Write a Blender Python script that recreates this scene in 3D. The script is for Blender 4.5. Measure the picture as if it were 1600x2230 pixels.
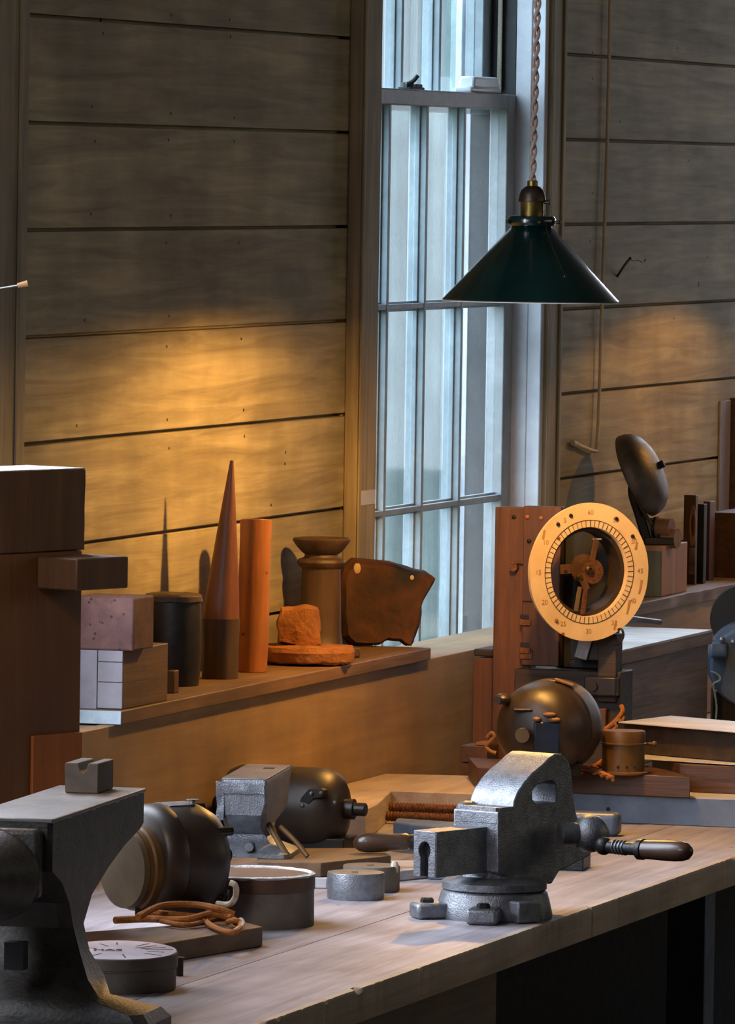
import bpy, bmesh, math, random
from mathutils import Vector, Matrix, noise
PI = math.pi
for o in list(bpy.data.objects): bpy.data.objects.remove(o)
S = bpy.context.scene
C = S.collection
R = math.radians

# ------------------------------------------------------------------ camera
FPX = 16000.0                      # focal length in pixels of the 1600x2230 frame
YAW = R(16.83)                     # angle between the view and the window wall
PITCH = math.atan(748/16000)
ROLL = 0.0155
dv = Vector((math.cos(YAW), math.sin(YAW), 0))
CAM = Vector((-15.86*dv.x, -15.86*dv.y, 2.18))
FW = Vector((dv.x*math.cos(PITCH), dv.y*math.cos(PITCH), -math.sin(PITCH)))
R0 = Vector((math.sin(YAW), -math.cos(YAW), 0)); U0 = R0.cross(FW)
RT = math.cos(ROLL)*R0 + math.sin(ROLL)*U0
UP = math.cos(ROLL)*U0 - math.sin(ROLL)*R0
cd = bpy.data.cameras.new('camera'); cam = bpy.data.objects.new('camera', cd); C.objects.link(cam)
cd.sensor_fit = 'HORIZONTAL'; cd.sensor_width = 36; cd.lens = 36*FPX/1600; cd.clip_end = 300; cd.clip_start = .1
cam.matrix_world = Matrix(((RT.x, UP.x, -FW.x, CAM.x), (RT.y, UP.y, -FW.y, CAM.y), (RT.z, UP.z, -FW.z, CAM.z), (0, 0, 0, 1)))
S.camera = cam

# ------------------------------------------------------------------ view, world, lights
S.view_settings.view_transform = 'Standard'; S.view_settings.look = 'None'
S.view_settings.gamma = 1; S.view_settings.exposure = 0.0; S.view_settings.use_curve_mapping = False
w = bpy.data.worlds.new('sky'); S.world = w; w.use_nodes = True
bg = w.node_tree.nodes['Background']; bg.inputs[0].default_value = (.66, .83, 1, 1); bg.inputs[1].default_value = 10
def light(name, kind, loc, power, col, rot=(0, 0, 0), **k):
    l = bpy.data.lights.new(name, kind); l.energy = power; l.color = col
    for a, b in k.items(): setattr(l, a, b)
    o = bpy.data.objects.new(name, l); o.location = loc; o.rotation_euler = rot; C.objects.link(o); return o
DAY = (.77, .85, 1)
# daylight of the windows further along the window wall (nearer to the camera) and beyond the right edge
light('daylight_near_window', 'AREA', (-3.15, -.035, 2.15), 108, DAY, (R(-88), 0, 0), shape='RECTANGLE', size=1.3, size_y=1.9)
light('daylight_third_window', 'AREA', (-6.4, -.06, 2.3), 105, DAY, (R(-62), 0, R(14)), shape='RECTANGLE', size=1.4, size_y=1.7)
light('daylight_right_window', 'AREA', (4.42, -.1, 2.1), 200, DAY, (R(-76), 0, 0), shape='RECTANGLE', size=1.3, size_y=1.7)
light('daylight_end_wall_window', 'AREA', (5.5, -1.5, 2.1), 16, DAY, (R(90), 0, R(90)), shape='RECTANGLE', size=1.6, size_y=1.6)
light('room_side_fill', 'AREA', (.5, -6.2, 2.6), 23, (1, .90, .70), (R(94), 0, 0), shape='RECTANGLE', size=5, size_y=1.2)  # added soft fill for the dim wall; no window is modelled here
WARM = (1, .47, .09)
light('next_pendant_light', 'SPOT', (2.5, -.65, 1.99), 13, WARM, (0, 0, 0), spot_size=R(158), spot_blend=.12, shadow_soft_size=.03)
light('nearer_pendant_light', 'SPOT', (-4.5, -.6, 1.99), 10, WARM, (0, 0, 0), spot_size=R(158), spot_blend=.12, shadow_soft_size=.03)

# ------------------------------------------------------------------ pixel <-> place
def ray(x, y): return FW + (x-800)/FPX*RT - (y-1115)/FPX*UP
def hit(x, y, X=None, Y=None, Z=None):
    v = ray(x, y)
    for i, k in enumerate((X, Y, Z)):
        if k is not None: return CAM + v*((k-CAM[i])/v[i])
def mpp(p): return (Vector(p)-CAM).dot(FW)/FPX
ZB = .86                           # bench top
def bench(x, y, z=ZB): return hit(x, y, Z=z)
VIEW = -73.17; WALLA = -90.0

# ------------------------------------------------------------------ materials
def lin(h):
    if isinstance(h, str):
        h = h.lstrip('#'); c = [int(h[i:i+2], 16)/255 for i in (0, 2, 4)]
        return tuple((v/12.92 if v <= .04045 else ((v+.055)/1.055)**2.4) for v in c)+(1,)
    return tuple(h)+(1,)
def mat(name, c1, c2=None, sc=(6, 6, 6), ns=1.0, rough=.6, metal=0, bump=.15, bsc=None, dist=.4, lo=.35, hi=.65, spots=None, spot_sc=9, spot_w=.08, coat=0, boards=None, spec=.5, rvar=.1, nails=False):
    m = bpy.data.materials.new(name); m.use_nodes = True; nt = m.node_tree; N = nt.nodes; L = nt.links
    b = N['Principled BSDF']; b.inputs['Metallic'].default_value = metal
    b.inputs['Specular IOR Level'].default_value = spec
    if coat: b.inputs['Coat Weight'].default_value = coat; b.inputs['Coat Roughness'].default_value = .12
    tc = N.new('ShaderNodeTexCoord'); mp = N.new('ShaderNodeMapping'); L.new(tc.outputs['Object'], mp.inputs[0])
    mp.inputs['Scale'].default_value = sc
    n1 = N.new('ShaderNodeTexNoise'); L.new(mp.outputs[0], n1.inputs[0]); n1.inputs['Scale'].default_value = ns
    n1.inputs['Detail'].default_value = 8; n1.inputs['Roughness'].default_value = .62; n1.inputs['Distortion'].default_value = dist
    rp = N.new('ShaderNodeValToRGB'); rp.color_ramp.elements[0].color = lin(c1); rp.color_ramp.elements[1].color = lin(c2 or c1)
    rp.color_ramp.elements[0].position = lo; rp.color_ramp.elements[1].position = hi
    L.new(n1.outputs[0], rp.inputs[0]); col = rp.outputs[0]
    # broad uneven wear
    n3 = N.new('ShaderNodeTexNoise'); L.new(tc.outputs['Object'], n3.inputs[0]); n3.inputs['Scale'].default_value = 4; n3.inputs['Detail'].default_value = 5
    mr = N.new('ShaderNodeMapRange'); L.new(n3.outputs[0], mr.inputs[0]); mr.inputs[1].default_value = .3; mr.inputs[2].default_value = .7; mr.inputs[3].default_value = .72; mr.inputs[4].default_value = 1.25
    mx = N.new('ShaderNodeVectorMath'); mx.operation = 'SCALE'; L.new(col, mx.inputs[0]); L.new(mr.outputs[0], mx.inputs['Scale']); col = mx.outputs[0]
    sx = None
    if boards:                      # each board its own tone
        ax, width, off = boards
        sx = N.new('ShaderNodeSeparateXYZ'); L.new(tc.outputs['Object'], sx.inputs[0])
        a = N.new('ShaderNodeMath'); a.operation = 'SUBTRACT'; L.new(sx.outputs[ax], a.inputs[0]); a.inputs[1].default_value = off
        d = N.new('ShaderNodeMath'); d.operation = 'DIVIDE'; L.new(a.outputs[0], d.inputs[0]); d.inputs[1].default_value = width
        fl = N.new('ShaderNodeMath'); fl.operation = 'FLOOR'; L.new(d.outputs[0], fl.inputs[0])
        wn = N.new('ShaderNodeTexWhiteNoise'); wn.noise_dimensions = '1D'; L.new(fl.outputs[0], wn.inputs['W'])
        r2 = N.new('ShaderNodeMapRange'); L.new(wn.outputs[0], r2.inputs[0]); r2.inputs[3].default_value = .86; r2.inputs[4].default_value = 1.16
        m2 = N.new('ShaderNodeVectorMath'); m2.operation = 'SCALE'; L.new(col, m2.inputs[0]); L.new(r2.outputs[0], m2.inputs['Scale']); col = m2.outputs[0]
        # shift the grain per board
        cb = N.new('ShaderNodeCombineXYZ'); mm = N.new('ShaderNodeMath'); mm.operation = 'MULTIPLY'; L.new(fl.outputs[0], mm.inputs[0]); mm.inputs[1].default_value = 7.3
        for i in range(3): L.new(mm.outputs[0], cb.inputs[i])
        L.new(cb.outputs[0], mp.inputs['Location'])
    if spots:
        v = N.new('ShaderNodeTexVoronoi'); L.new(tc.outputs['Object'], v.inputs[0]); v.inputs['Scale'].default_value = spot_sc
        r3 = N.new('ShaderNodeMapRange'); L.new(v.outputs[0], r3.inputs[0]); r3.inputs[1].default_value = spot_w; r3.inputs[2].default_value = spot_w*1.8
        r3.inputs[3].default_value = 1; r3.inputs[4].default_value = 0
        mc = N.new('ShaderNodeMix'); mc.data_type = 'RGBA'; L.new(r3.outputs[0], mc.inputs[0]); L.new(col, mc.inputs[6]); mc.inputs[7].default_value = lin(spots); col = mc.outputs[2]
    L.new(col, b.inputs['Base Color'])
    n2 = N.new('ShaderNodeTexNoise'); L.new(mp.outputs[0], n2.inputs[0]); n2.inputs['Scale'].default_value = (bsc or ns*5); n2.inputs['Detail'].default_value = 6
    ma = N.new('ShaderNodeMapRange'); L.new(n2.outputs[0], ma.inputs[0]); ma.inputs[3].default_value = max(.03, rough-rvar); ma.inputs[4].default_value = min(1, rough+rvar)
    L.new(ma.outputs[0], b.inputs['Roughness'])
    if bump:
        bp = N.new('ShaderNodeBump'); bp.inputs['Strength'].default_value = bump; bp.inputs['Distance'].default_value = .004
        L.new(n2.outputs[0], bp.inputs['Height']); L.new(bp.outputs[0], b.inputs['Normal'])
    return m
def wood(name, c1, c2, axis='x', **k):
    s = {'x': (1.6, 26, 26), 'y': (26, 1.6, 26), 'z': (26, 26, 1.6)}[axis]
    k.setdefault('rough', .62); k.setdefault('bump', .3); k.setdefault('dist', .9)
    return mat(name, c1, c2, sc=s, ns=1.0, bsc=3.0, **k)
MT = dict(
 wall=wood('weathered wall boards', '#7c6f54', '#b0a382', 'x', boards=(2, .2006, .0496), rough=.75, lo=.3, hi=.7, spots='#3a3129', spot_sc=2.4, spot_w=.014),
 trim=wood('grey brown casing', '#807256', '#a29274', 'z', rough=.7),
 apron=wood('tan apron board', '#84694a', '#a0835f', 'x', spots='#3c2413', spot_sc=3.1, spot_w=.02, lo=.25, hi=.75, bump=.15),
 ledge=wood('brown ledge wood', '#5f4731', '#7a5d42', 'x'),
 bench=wood('worn maple worktop', '#7d7579', '#aea8ad', 'x', rough=.5, spots='#4c4240', spot_sc=9, spot_w=.035, lo=.25, hi=.7, boards=(1, .29, -.03), spec=.4),
 edge=wood('worktop edge', '#a89480', '#c0ae9a', 'x'),
 redwood=wood('dark red brown wood', '#3e220e', '#5e381a', 'z', rough=.55),
 red2=wood('red brown board', '#3a2210', '#52341d', 'y', rough=.5),
 dark=wood('very dark wood', '#1c140f', '#34261b', 'x', rough=.6),
 stackwood=wood('brown stained pine', '#4c321b', '#614427', 'z', rough=.6),
 crate=wood('grey brown crate boards', '#5d4b40', '#857064', 'x', spots='#2a1a14', spot_sc=8, spot_w=.05),
 plank=wood('pale board and lit tops', '#b4b1b3', '#cfccce', 'y', rough=.5),  # pale tone also carries the daylight on flat tops
 panel=wood('brown pine panel', '#5e3a1c', '#714a26', 'z', lo=.2, hi=.8),
 panel2=wood('orange pine panel', '#965018', '#ad6426', 'z', lo=.2, hi=.8),
 purple=mat('dusty purple brick', '#5e3f3c', '#7a5850', rough=.85, spots='#3a2524', spot_sc=60, spot_w=.12, bump=.3, ns=3),
 greybox=mat('grey lilac paint', '#7f7a80', '#908c96', rough=.6, ns=2, bump=.05),
 orange=wood('orange turned wood', '#8a4f24', '#aa6c36', 'z', rough=.55, spots='#5a260c', spot_sc=20, spot_w=.05),
 conewood=wood('red brown turned wood', '#5c3218', '#7f4a28', 'z', rough=.5),
 darkcyl=mat('blackened iron', '#1b1712', '#2e2821', rough=.5, metal=.3, bump=.2, ns=2),
 browncyl=wood('dark brown turned wood', '#3b2a1e', '#55402e', 'z', rough=.55),
 stone=mat('rough orange stone', '#74451f', '#a86c34', sc=(9, 9, 9), ns=2.4, rough=.9, bump=1.0, lo=.3, hi=.7),
 marble=mat('brown marble chunk', '#2c180c', '#5a331a', sc=(5, 5, 5), ns=2, rough=.75, bump=.9, spots='#120b07', spot_sc=7, spot_w=.16),
 quartz=mat('pale quartz', '#c9a67a', '#e0c8a0', rough=.5),
 iron=mat('dark cast iron', '#1b1b1b', '#2a2a29', ns=6, rough=.42, metal=.25, bump=.25, spec=.4),
 anvil=mat('worn anvil steel', '#35322e', '#4b463f', ns=5, rough=.5, metal=.35, bump=.3),
 face=mat('polished steel face', '#75706c', '#8c8783', ns=3, rough=.42, metal=.4, bump=.1),
 vise=mat('grey cast iron', '#6f7277', '#8a8e94', ns=9, rough=.44, metal=.75, bump=.3, spec=.6, bsc=60),
 viseold=mat('dark vise iron', '#24231f', '#38362f', ns=6, rough=.5, metal=.2, bump=.25),
 visemid=mat('grey iron', '#6f7277', '#8a8e94', ns=9, rough=.44, metal=.75, bump=.3, spec=.6, bsc=60),
 motor=mat('dark brown motor enamel', '#241a11', '#36291b', ns=2, rough=.45, metal=.15, bump=.04, spec=.6),
 motblk=mat('black motor enamel', '#17130f', '#261f18', ns=2, rough=.38, metal=.2, bump=.05),
 tan=mat('tan fibre disc', '#4f4029', '#635237', ns=2, rough=.7, bump=.05),
 brown=mat('brown painted tin', '#5a3d16', '#6d4c20', ns=2, rough=.5, metal=.2, bump=.05),
 drum=mat('grey brown drum side', '#5d5348', '#6f655a', ns=3, rough=.7, bump=.1),
 drumband=mat('dark brown drum band', '#4b3427', '#5b4131', ns=3, rough=.6, bump=.1),
 paper=mat('dusty white rim', '#9a9896', '#c4c2c0', ns=8, rough=.8, bump=.5),  # also carries the light on top of the left block
 lid=mat('pale mauve lid', '#b9acb3', '#cabfc6', ns=3, rough=.7, bump=.05),
 ink=mat('dark ink', '#4a3a38', rough=.8, bump=0),
 rope=mat('brown cloth cord', '#9c5a1c', '#c07a34', sc=(60, 60, 60), ns=3, rough=.9, bump=.6),
 ropewhite=mat('frayed pale cord', '#c8bda6', '#e2dac8', sc=(60, 60, 60), ns=3, rough=.9, bump=.6),
 flex=mat('braided beige flex', '#8c7467', '#b39a8a', sc=(80, 80, 80), ns=3, rough=.85, bump=.5),
 numeral=mat('faded brown print', '#ac7f4a', rough=.8, bump=0),
 aged=mat('grimy brass plate', '#4a3018', '#6d4a28', ns=4, rough=.5, metal=.3),
 endpaint=mat('pale blue end paint', '#8fa0ab', '#a5b5be', ns=4, rough=.6),
 brass=mat('aged brass', '#5c4a22', '#7c6834', ns=4, rough=.38, metal=.85, bump=.08),
 brassdark=mat('dark aged brass', '#2f261c', '#43372a', ns=4, rough=.42, metal=.7, bump=.08),
 green=mat('dark green glass enamel', '#021a17', '#03221e', ns=2, rough=.24, bump=.0, coat=.7),
 shadein=mat('white opal glass', '#d8d2c4', rough=.4, bump=0),
 dial=mat('yellowed dial paper', '#d8b888', '#e6ca9c', ns=2, rough=.65, bump=.08, spots='#7a4a1c', spot_sc=16, spot_w=.05),
 sash=mat('grey blue sash paint', '#7f8a92', '#8d99a2', ns=3, rough=.5, bump=.08),
 rail=mat('grey rail paint', '#85868a', '#93959a', ns=3, rough=.5, bump=.08),
 jamb=mat('white blue jamb paint', '#c6cad6', '#d4d8e2', ns=3, rough=.55, bump=.08),
 track=mat('dark window channel', '#2a2a2e', '#3a3838', ns=3, rough=.6),
 white=mat('white plastic', '#cfd5dc', rough=.35, bump=0),
 tape=mat('grey tape', '#c0bec8', '#cccad4', rough=.6, ns=5),
 pipe=mat('tan painted pipe', '#cbb692', '#dcc8a6', sc=(3, 3, 3), ns=8, rough=.6),
 black=mat('matt black', '#0b0b0c', rough=.6, bump=0),
 bluegrey=mat('blue grey paint and blue-lit wood', '#566478', '#6a788c', ns=3, rough=.4, bump=.05, metal=.2),  # also carries the blue light on the platform and a bench leg
 navy=mat('dark navy enamel', '#101826', '#1a2436', ns=3, rough=.45, bump=.05),
 rust=mat('rusty screw steel', '#4a2c1a', '#7a4c2c', ns=20, rough=.6, metal=.4),
 bell=mat('bronzed gong metal', '#4d443c', '#6a5e52', ns=3, rough=.5, metal=.35, bump=.15),
 copper=mat('tan wound coil', '#7d5532', '#9a6d44', ns=6, rough=.6),
 pine=wood('pale pine block', '#a06f45', '#b98a5c', 'z', bump=.1, spots='#6a3a1c', spot_sc=16, spot_w=.03),
 pinegrey=wood('grey green block side', '#5f5a40', '#726c50', 'z', bump=.1),
 grip=wood('dark turned grip', '#2e1d14', '#4a3122', 'x', rough=.38, coat=.15),
 handle=wood('worn dark handle', '#3a281c', '#5a4030', 'x', rough=.3, coat=.25),
 cabinet=wood('brown bench front', '#5e5140', '#74654f', 'x'),
 floor=wood('dark floorboards', '#2a221b', '#3c3128', 'x', boards=(1, .14, 0)),
 roomdark=wood('dark room boards', '#3a332b', '#4b4238', 'x', boards=(2, .2, 0)),
 postgrey=mat('aqua grey post paint', '#5f6f70', '#6b7b7c', ns=3, rough=.8, bump=0),
 cream=mat('cream post paint', '#75715f', '#827d6c', ns=3, rough=.8, bump=0),
 grass=mat('ground outside', '#3a4a30', '#556040', ns=2, rough=.9),
)
def siding():
    m = mat('pale painted siding', '#434f50', '#5f6868', sc=(14, 14, .35), ns=1.4, rough=.8, bump=0, lo=.35, hi=.62, dist=.1)
    return m
MT['siding'] = siding()
def glassmat():
    m = bpy.data.materials.new('old window glass'); m.use_nodes = True; nt = m.node_tree; N = nt.nodes; L = nt.links
    N.remove(N['Principled BSDF']); o = N['Material Output']
    t = N.new('ShaderNodeBsdfTransparent'); t.inputs[0].default_value = (.96, .985, .98, 1)
    g = N.new('ShaderNodeBsdfGlossy'); g.inputs['Roughness'].default_value = .05
    f = N.new('ShaderNodeFresnel'); f.inputs[0].default_value = 1.3
    d = N.new('ShaderNodeBsdfDiffuse'); d.inputs[0].default_value = (.8, .84, .84, 1)
    n = N.new('ShaderNodeTexNoise'); n.inputs['Scale'].default_value = 30; n.inputs['Detail'].default_value = 8
    mr = N.new('ShaderNodeMapRange'); L.new(n.outputs[0], mr.inputs[0]); mr.inputs[1].default_value = .4; mr.inputs[2].default_value = .8; mr.inputs[3].default_value = .04; mr.inputs[4].default_value = .16
    ge = N.new('ShaderNodeNewGeometry'); iv = N.new('ShaderNodeMath'); iv.operation = 'SUBTRACT'; iv.inputs[0].default_value = 1; L.new(ge.outputs['Backfacing'], iv.inputs[1])
    mu = N.new('ShaderNodeMath'); mu.operation = 'MULTIPLY'; L.new(f.outputs[0], mu.inputs[0]); L.new(iv.outputs[0], mu.inputs[1])
    m1 = N.new('ShaderNodeMixShader'); L.new(mu.outputs[0], m1.inputs[0]); L.new(t.outputs[0], m1.inputs[1]); L.new(g.outputs[0], m1.inputs[2])
    m2 = N.new('ShaderNodeMixShader'); L.new(mr.outputs[0], m2.inputs[0]); L.new(m1.outputs[0], m2.inputs[1]); L.new(d.outputs[0], m2.inputs[2])
    L.new(m2.outputs[0], o.inputs[0]); return m
MT['glass'] = glassmat()
def bulbmat():
    m = bpy.data.materials.new('lit bulb'); m.use_nodes = True; b = m.node_tree.nodes['Principled BSDF']
    b.inputs['Emission Color'].default_value = (1, .51, .12, 1); b.inputs['Emission Strength'].default_value = 1750; return m
MT['bulb'] = bulbmat()

# ------------------------------------------------------------------ mesh helpers
def basis(d):
    d = Vector(d).normalized(); a = Vector((0, 0, 1)) if abs(d.z) < .9 else Vector((1, 0, 0))
    x = a.cross(d).normalized(); return x, d.cross(x), d
class MB:
    def __init__(s): s.b = bmesh.new()
    def box(s, c, sz, rz=0, rot=None, taper=None):
        m = Matrix.Translation(Vector(c)) @ (rot.to_4x4() if rot else Matrix.Rotation(R(rz), 4, 'Z'))
        vs = []
        for dz in (-.5, .5):
            k = taper if (taper and dz > 0) else 1
            for dx, dy in ((-.5, -.5), (.5, -.5), (.5, .5), (-.5, .5)):
                vs.append(s.b.verts.new(m @ Vector((dx*sz[0]*k, dy*sz[1]*k, dz*sz[2]))))
        for f in ((3, 2, 1, 0), (4, 5, 6, 7), (0, 1, 5, 4), (1, 2, 6, 5), (2, 3, 7, 6), (3, 0, 4, 7)): s.b.faces.new([vs[i] for i in f])
        return s
    def bx(s, x0, x1, y0, y1, z0, z1): return s.box(((x0+x1)/2, (y0+y1)/2, (z0+z1)/2), (abs(x1-x0), abs(y1-y0), abs(z1-z0)))
    def rings(s, rs, cap=True, close=True):
        rr = [[s.b.verts.new(p) for p in r] for r in rs]
        n = len(rr[0])
        for a, b in zip(rr, rr[1:]):
            for i in range(n if close else n-1):
                try: s.b.faces.new((a[i], a[(i+1) % n], b[(i+1) % n], b[i]))
                except ValueError: pass
        if cap:
            s.b.faces.new(list(reversed(rr[0]))); s.b.faces.new(rr[-1])
        return s
    def lathe(s, prof, o=(0, 0, 0), d=(0, 0, 1), n=40, cap=True, wob=0, seed=0):   # prof = [(radius, height along d)]
        x, y, z = basis(d); o = Vector(o); rs = []
        for r, h in prof:
            rs.append([o + z*h + (x*math.cos(2*PI*i/n) + y*math.sin(2*PI*i/n))*max(r, 1e-5)*(1+wob*noise.noise(Vector((math.cos(2*PI*i/n)*2+seed, math.sin(2*PI*i/n)*2, h*30)))) for i in range(n)])
        return s.rings(rs, cap)
    def cyl(s, p0, p1, r0, r1=None, n=24):
        p0 = Vector(p0); p1 = Vector(p1); d = p1-p0
        return s.lathe([(r0, 0), (r0 if r1 is None else r1, d.length)], p0, d, n)
    def tube(s, pts, r, n=8, sub=0):
        pts = [Vector(p) for p in pts]
        if sub:
            q = []
            for i in range(len(pts)-1):
                p0 = pts[max(i-1, 0)]; p1 = pts[i]; p2 = pts[i+1]; p3 = pts[min(i+2, len(pts)-1)]
                for k in range(sub):
                    t = k/sub
                    q.append(.5*((2*p1)+(p2-p0)*t+(2*p0-5*p1+4*p2-p3)*t*t+(3*p1-p0-3*p2+p3)*t**3))
            q.append(pts[-1]); pts = q
        rs = []
        for i, p in enumerate(pts):
            d = pts[min(i+1, len(pts)-1)]-pts[max(i-1, 0)]
            x, y, z = basis(d); rs.append([p+(x*math.cos(2*PI*k/n)+y*math.sin(2*PI*k/n))*r for k in range(n)])
        for i in range(1, len(rs)):      # keep the seam from twisting
            best = min(range(n), key=lambda k: (rs[i][k]-rs[i-1][0]).length); rs[i] = rs[i][best:]+rs[i][:best]
        return s.rings(rs)
    def prism(s, poly, off):             # poly: list of 3D points, extruded by vector off
        a = [s.b.verts.new(Vector(p)) for p in poly]; b = [s.b.verts.new(Vector(p)+Vector(off)) for p in poly]; n = len(poly)
        s.b.faces.new(a); s.b.faces.new(list(reversed(b)))
        for i in range(n): s.b.faces.new((a[i], b[i], b[(i+1) % n], a[(i+1) % n]))
        return s
    def ball(s, c, r, n=20, sq=(1, 1, 1)):
        rs = []
        for j in range(1, n//2):
            t = PI*j/(n//2); rs.append([Vector(c)+Vector((sq[0]*r*math.sin(t)*math.cos(2*PI*i/n), sq[1]*r*math.sin(t)*math.sin(2*PI*i/n), -sq[2]*r*math.cos(t))) for i in range(n)])
        return s.rings(rs)
    def helix(s, p0, p1, r, turns, wire, n=12):
        p0 = Vector(p0); p1 = Vector(p1); x, y, z = basis(p1-p0); k = int(turns*n)
        return s.tube([p0+(p1-p0)*(i/k)+(x*math.cos(2*PI*i/n)+y*math.sin(2*PI*i/n))*r for i in range(k+1)], wire, 6)
    def rough(s, amp, sc, seed=0, cuts=0):
        if cuts: bmesh.ops.subdivide_edges(s.b, edges=s.b.edges[:], cuts=cuts, use_grid_fill=True)
        s.b.normal_update()
        for v in s.b.verts: v.co += v.normal*amp*noise.fractal(v.co*sc+Vector((seed, seed*2, 0)), 1, 2, 4)
        return s
    def build(s, name, m, parent=None, bev=0, label=None, smooth=35, loc=None, seg=2):
        bmesh.ops.recalc_face_normals(s.b, faces=s.b.faces[:])
        me = bpy.data.meshes.new(name); s.b.to_mesh(me); s.b.free()
        me.materials.append(MT[m] if isinstance(m, str) else m)
        for p in me.polygons: p.use_smooth = True
        me.set_sharp_from_angle(angle=R(smooth))
        o = bpy.data.objects.new(name, me); C.objects.link(o)
        if parent: o.parent = parent
        if loc is not None: o.location = loc
        if bev:
            md = o.modifiers.new('bevel', 'BEVEL'); md.width = bev; md.segments = seg; md.limit_method = 'ANGLE'; md.angle_limit = R(40); md.harden_normals = False
        if label: o['label'] = label
        return o
def tag(o, label, cat, group=None):
    o['label'] = label; o['category'] = cat
    if group: o['group'] = group
    return o
def thing(name, label, cat, loc, rz=0, group=None):
    o = bpy.data.objects.new(name, None); C.objects.link(o); o.empty_display_size = .05
    o.location = loc; o.rotation_euler = (0, 0, R(rz)); tag(o, label, cat, group)
    o['_rz'] = rz; return o
def struct(o): o['kind'] = 'structure'; return o
def loc_of(t, p):                     # world -> local of a thing
    return Matrix.Rotation(-R(t['_rz']), 3, 'Z') @ (Vector(p)-t.location)
def lhit(t, x, y, lx=None, ly=None, lz=None):
    o = loc_of(t, CAM); v = Matrix.Rotation(-R(t['_rz']), 3, 'Z') @ ray(x, y)
    for i, k in enumerate((lx, ly, lz)):
        if k is not None: return o + v*((k-o[i])/v[i])
def wpoly(pts, z): return [hit(x, y, Z=z) for x, y in pts]
def slab(pts, ztop, zbot, jit=0):      # flat board whose top outline lies at ztop
    p = wpoly(pts, ztop); return MB().prism(p, (0, 0, zbot-ztop))
def recenter(o):                       # put a world-built mesh's origin at its base centre
    vs = [v.co for v in o.data.vertices]; c = Vector((sum(v.x for v in vs)/len(vs), sum(v.y for v in vs)/len(vs), min(v.z for v in vs)))
    for v in o.data.vertices: v.co -= c
    o.location = c; return o

# ================================================================== THE SETTING
JZ = [.0496+.2006*i for i in range(20)]                               # board joints, 0.2 m apart
def board_wall(x0, x1):
    m = MB()
    for z in JZ:
        if z > 3.3: break
        m.bx(x0, x1, 0, .03, z+.0032, z+.2006-.0032)
    m.bx(x0, x1, .026, .05, 0, 3.4)
    return m
WX0, WX1 = -.04, 1.335                # window opening
m = board_wall(-2.3, -.17); m.bx(-.17, WX0, 0, .05, 0, 3.4)
for a in (board_wall(1.46, 5.6),):
    me = bpy.data.meshes.new('t'); a.b.to_mesh(me); m.b.from_mesh(me); a.b.free()
m.bx(WX1+.03, 1.46, .004, .05, 0, 3.4); m.bx(WX0, WX1, .004, .2, 0, .9); m.bx(WX0, WX1, .004, .2, 3.0, 3.4)
m.bx(-18, -2.3, .0, .05, 0, 3.4)
m.bx(-18, WX0, .05, .2, 0, 3.4); m.bx(WX1+.03, 5.6, .05, .2, 0, 3.4)
wall = struct(m.build('wall_back', 'wall', bev=.0015, seg=1))
for x, y in ((222, 45), (373, 33), (500, 43), (225, 73), (502, 80), (200, 232), (372, 247), (511, 257), (207, 308), (367, 305), (510, 308), (198, 466), (372, 470), (362, 529), (520, 528), (184, 697), (368, 688), (363, 755), (525, 738), (167, 927), (364, 914), (530, 893), (532, 950), (368, 976), (622, 985), (620, 1010), (590, 1100), (1290, 115), (1290, 172), (1475, 105), (1285, 525), (1350, 265), (1285, 705), (1467, 693), (1290, 420), (1500, 350), (1540, 560)):
    q = hit(x, y, Y=0); MB().lathe([(.0032, -.004), (.0032, .0006), (.002, .0009)], q, (0, -1, 0), 10).build('nail_head', 'black', wall)
struct(MB().bx(-18, 5.8, -6.6, .2, -.1, 0).build('floor', 'floor'))
struct(MB().bx(-18, 5.8, -6.6, .2, 3.4, 3.5).build('ceiling', 'roomdark'))
struct(MB().bx(-18, 5.8, -6.7, -6.6, 0, 3.4).build('wall_front', 'roomdark'))
struct(MB().bx(5.6, 5.8, -6.6, .2, 0, 3.4).build('wall_right', 'roomdark'))
struct(MB().bx(-18.1, -18, -6.6, .2, 0, 3.4).build('wall_left', 'roomdark'))
# casings
m = MB().bx(-2.62, -2.30, -.028, 0, 1.14, 3.4); m.bx(-2.36, -2.345, -.032, -.028, 1.14, 3.4)
struct(m.build('trim_1', 'trim', bev=.003))
m = MB().bx(-.182, WX0, -.03, .0, 1.139, 3.3); m.bx(-.182, -.165, -.036, -.03, 1.139, 3.3)
struct(m.build('trim_2', 'trim', bev=.003))
m = MB().bx(1.362, 1.462, -.024, 0, 1.139, 3.3); m.bx(1.44, 1.462, -.03, -.024, 1.139, 3.3)
struct(m.build('trim_3', 'trim', bev=.003))
m = MB().bx(5.0, 5.15, -.03, 0, 1.1, 3.4); struct(m.build('trim_4', 'trim', bev=.003))

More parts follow.
